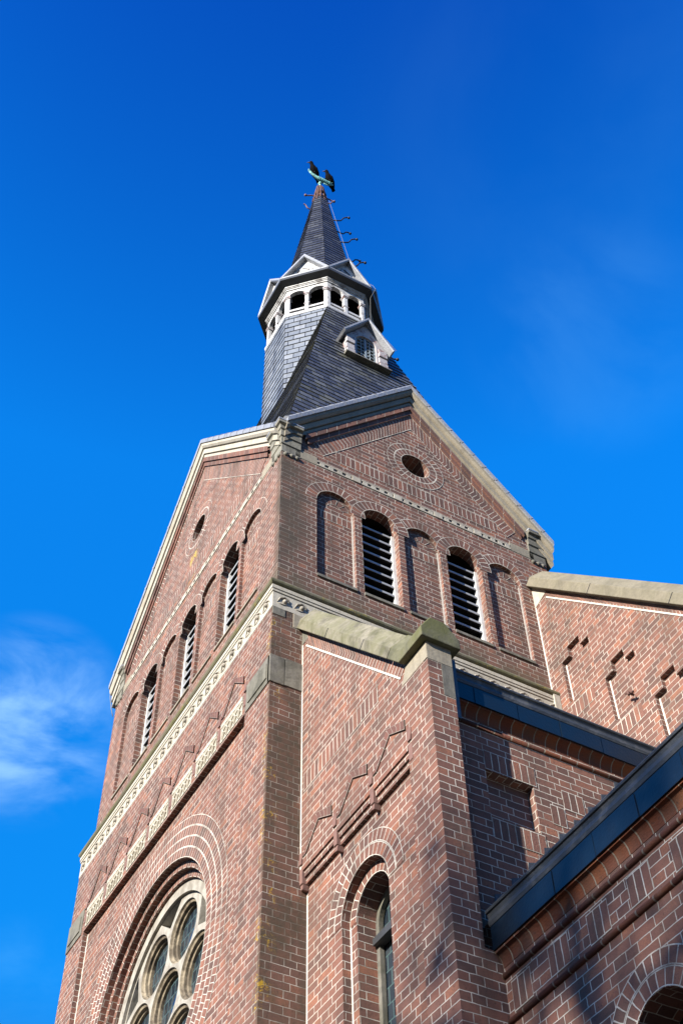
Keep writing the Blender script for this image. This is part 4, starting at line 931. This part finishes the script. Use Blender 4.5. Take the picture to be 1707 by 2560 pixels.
M['mortar'] = simple('pale lime mortar', (0.50, 0.47, 0.41), 0.9, 0.0, 0.5, 20.0, bump=0.4)
def joint_line(pts, f, o, w=.016, th=.004):
    s = MB(); s.sweep(pts, [(-w/2, o-.01), (-w/2, o+th), (w/2, o+th), (w/2, o-.01)], f); s.build('mortar_joint', 'mortar', church)
joint_line([(XL+.009, 8.24), (XL+.009, WZ(XL)-.02)], wf, 0, .018); joint_line([(XL+.009, 0), (XL+.009, 8.11)], wf, -pd, .018)
joint_line([(.135, 10.855), (1.755, 9.005)], wf, .004, .016)
joint_line([(XU+.012, 11.72), (XU+.012, 13.22)], nf, 0, .02); joint_line([(.19, 13.21), (NX, 13.21-1.12*(NX-.19))], nf, .004, .018)
joint_line([(LCX-.34, 3.2), (LCX-.34, LZS)], wf, -pd-.075, .02)
for i, c in enumerate(NR):
    if i not in LVR: joint_line([(c+NW-.010, NZ0+.02), (c+NW-.010, NZS)], uR, -ND, .02)
for k in range(3):
    x0 = .215+k*.598; joint_line([(x0+.010, 11.46-k*.755), (x0+.010, 12.06-k*.755)], nf, -.055, .02)
joint_line([(PX0+.011, 0), (PX0+.011, 10.30)], fL, -PAN, .02)
# ---------------------------------------------------------------- weather vane and crows
VZ = 28.95
vane = tag(empty('weather_vane', (cx, cy, VZ)), 'green verdigris fish shaped weather vane on the spire tip', 'weather vane')
def loft(sec, n=10):
    s = MB(); rings = []
    for (p, ax, ay, ra, rb) in sec: rings.append([Vector(p)+Vector(ax)*ra*math.cos(2*PI*k/n)+Vector(ay)*rb*math.sin(2*PI*k/n) for k in range(n)])
    for i in range(len(rings)-1):
        for k in range(n): s.face([rings[i][k], rings[i][(k+1) % n], rings[i+1][(k+1) % n], rings[i+1][k]])
    s.face(rings[0][::-1]); s.face(rings[-1]); return s
X_, Z_ = (1, 0, 0), (0, 0, 1)
s = loft([((0, -.27, .10), X_, Z_, .012, .03), ((0, -.20, .06), X_, Z_, .025, .045), ((0, -.10, .0), X_, Z_, .035, .055), ((0, 0, -.02), X_, Z_, .045, .065), ((0, .12, -.02), X_, Z_, .05, .075), ((0, .22, .0), X_, Z_, .042, .065), ((0, .30, .02), X_, Z_, .025, .04), ((0, .34, .03), X_, Z_, .008, .012)])
s.build('fish_body', 'copper', vane, smooth=True)
s = MB(); tf = Rw(-.008)
s.prism([(-.25, .09), (-.20, .10), (-.17, .19), (-.22, .25), (-.24, .17), (-.29, .24), (-.30, .13)], tf, 0, .016); s.build('tail_fin', 'copper', vane)
s = MB(); s.prism([(.0, .04), (.22, .05), (.20, .12), (.15, .10), (.11, .14), (.06, .09), (.02, .11)], tf, 0, .016); s.prism([(.08, -.09), (.14, -.09), (.20, -.15), (.11, -.14)], tf, 0, .016); s.build('fin', 'copper', vane)
s = MB(); s.ball((.035, .29, .04), .012); s.ball((-.035, .29, .04), .012)
for k in range(7): y = -.05+k*.045; s.tube([(.048*math.cos(a), y, -.02+.072*math.sin(a)) for a in [R(-70+i*23) for i in range(7)]], .006, 4)
s.build('scale_ribs', 'copper', vane)
def crow(loc, heading, pitch, label):
    root = tag(empty('crow', loc), label, 'bird', 'crows on the weather vane'); root.rotation_euler = (0, 0, heading)
    # local: +X is forward; body leans up by pitch
    c, sn = math.cos(pitch), math.sin(pitch); ax = Vector((c, 0, sn)); nz = Vector((-sn, 0, c)); Y_ = Vector((0, 1, 0)); o = Vector((0, 0, .13))
    def P(a, b=0.0): return o + ax*a + nz*b
    sec = [(P(-.30, .0), Y_, nz, .030, .010), (P(-.29, 0), Y_, nz, .042, .014), (P(-.20, 0), Y_, nz, .036, .02), (P(-.13, .0), Y_, nz, .052, .045), (P(-.05, -.005), Y_, nz, .075, .072), (P(.04, -.005), Y_, nz, .082, .082), (P(.11, 0), Y_, nz, .068, .07), (P(.16, .01), Y_, nz, .045, .052), (P(.20, .018), Y_, nz, .042, .046), (P(.235, .018), Y_, nz, .040, .042), (P(.262, .015), Y_, nz, .026, .028), (P(.272, .013), Y_, nz, .010, .012)]
    b = loft(sec, 12).build('body', 'feather', root, smooth=True)
    for sg in (-1, 1):
        wv = loft([(P(.11, .02)+Y_*sg*.055, nz, ax, .02, .01), (P(.06, .0)+Y_*sg*.074, nz, Y_, .06, .018), (P(-.06, .01)+Y_*sg*.07, nz, Y_, .062, .018), (P(-.17, .02)+Y_*sg*.045, nz, Y_, .035, .012), (P(-.26, .012)+Y_*sg*.018, nz, Y_, .008, .006)], 8); wv.build('wing', 'feather', root, smooth=True)
        lg = MB(); lg.tube([P(-.02, -.07)+Y_*sg*.03, Vector((-.01, sg*.03, .05)), Vector((.0, sg*.03, .0))], .009, 6)
        for d in ((.05, .015), (.05, -.015), (.04, 0), (-.03, 0)): lg.tube([(0, sg*.03, .005), (d[0], sg*.03+d[1], .002)], .006, 5)
        lg.build('leg', 'iron', root)
    return root, P
def beak(root, P, turn):
    hd = P(.235, .02); d = Vector((math.cos(turn), math.sin(turn), .05)).normalized(); sd = d.cross(Vector((0, 0, 1))).normalized(); u = sd.cross(d)
    s = loft([(hd+d*.015, sd, u, .024, .026), (hd+d*.04, sd, u, .018, .018), (hd+d*.07, sd, u, .011, .012), (hd+d*.098-u*.006, sd, u, .003, .004)], 8); s.build('beak', 'iron', root, smooth=True)
    e = MB()
    for q in (-1, 1): e.ball(hd+d*.012+sd*q*.034+u*.012, .006, 6, 4)
    e.build('eye', 'iron', root)
hd = math.atan2(-.83, .55)
r_, P_ = crow((cx+.02, cy-.155, VZ+.07), hd, R(48), 'black crow perched on the tail end of the green weather vane, the higher of two'); beak(r_, P_, R(-62))
r_, P_ = crow((cx+.02, cy+.235, VZ+.03), hd, R(48), 'black crow perched on the head end of the green weather vane, the lower of two'); beak(r_, P_, R(-62))

# ---------------------------------------------------------------- tree by the path (sheds dappled shade on the porch)
TX, TY = 11.3, -24.6
tree = tag(empty('tree', (TX, TY, 0)), 'tall thinly leaved tree across the churchyard path', 'tree')
s = MB(); s.tube([(0, 0, 0), (.05, .02, 4.5), (-.03, .05, 9.0), (.05, 0, 14.0), (0, 0, 17.4)], [.30, .24, .18, .12, .05], 8); s.build('trunk', 'bark', tree, smooth=True)
rg = random.Random(11); s = MB(); lf_ = MB()
for k in range(64):
    a = rg.uniform(0, 2*PI); z0 = rg.uniform(12.0, 16.8); ln = rg.uniform(1.4, 2.9); el = rg.uniform(.05, .8)
    d = Vector((math.cos(a)*math.cos(el), math.sin(a)*math.cos(el), math.sin(el))); p = Vector((0, 0, z0)); pts = [p]
    for q in range(5): d = (d + Vector((rg.uniform(-.2, .2), rg.uniform(-.2, .2), rg.uniform(-.12, .18)))).normalized(); p = p + d*ln/5; pts.append(p)
    s.tube(pts, [.05, .04, .032, .025, .018, .008], 5)
    for q in range(2, 6):
        for j in range(10):
            c = pts[q] + Vector((rg.gauss(0, .34), rg.gauss(0, .34), rg.gauss(0, .3))); u_ = Vector((rg.uniform(-1, 1), rg.uniform(-1, 1), rg.uniform(-1, 1))).normalized(); v_ = u_.orthogonal().normalized(); l_ = rg.uniform(.07, .13)
            lf_.face([c-u_*l_, c+v_*l_*.5, c+u_*l_, c-v_*l_*.5])
s.build('branches', 'bark', tree, smooth=True); lf_.build('crown', 'leaf', tree, weld=False)
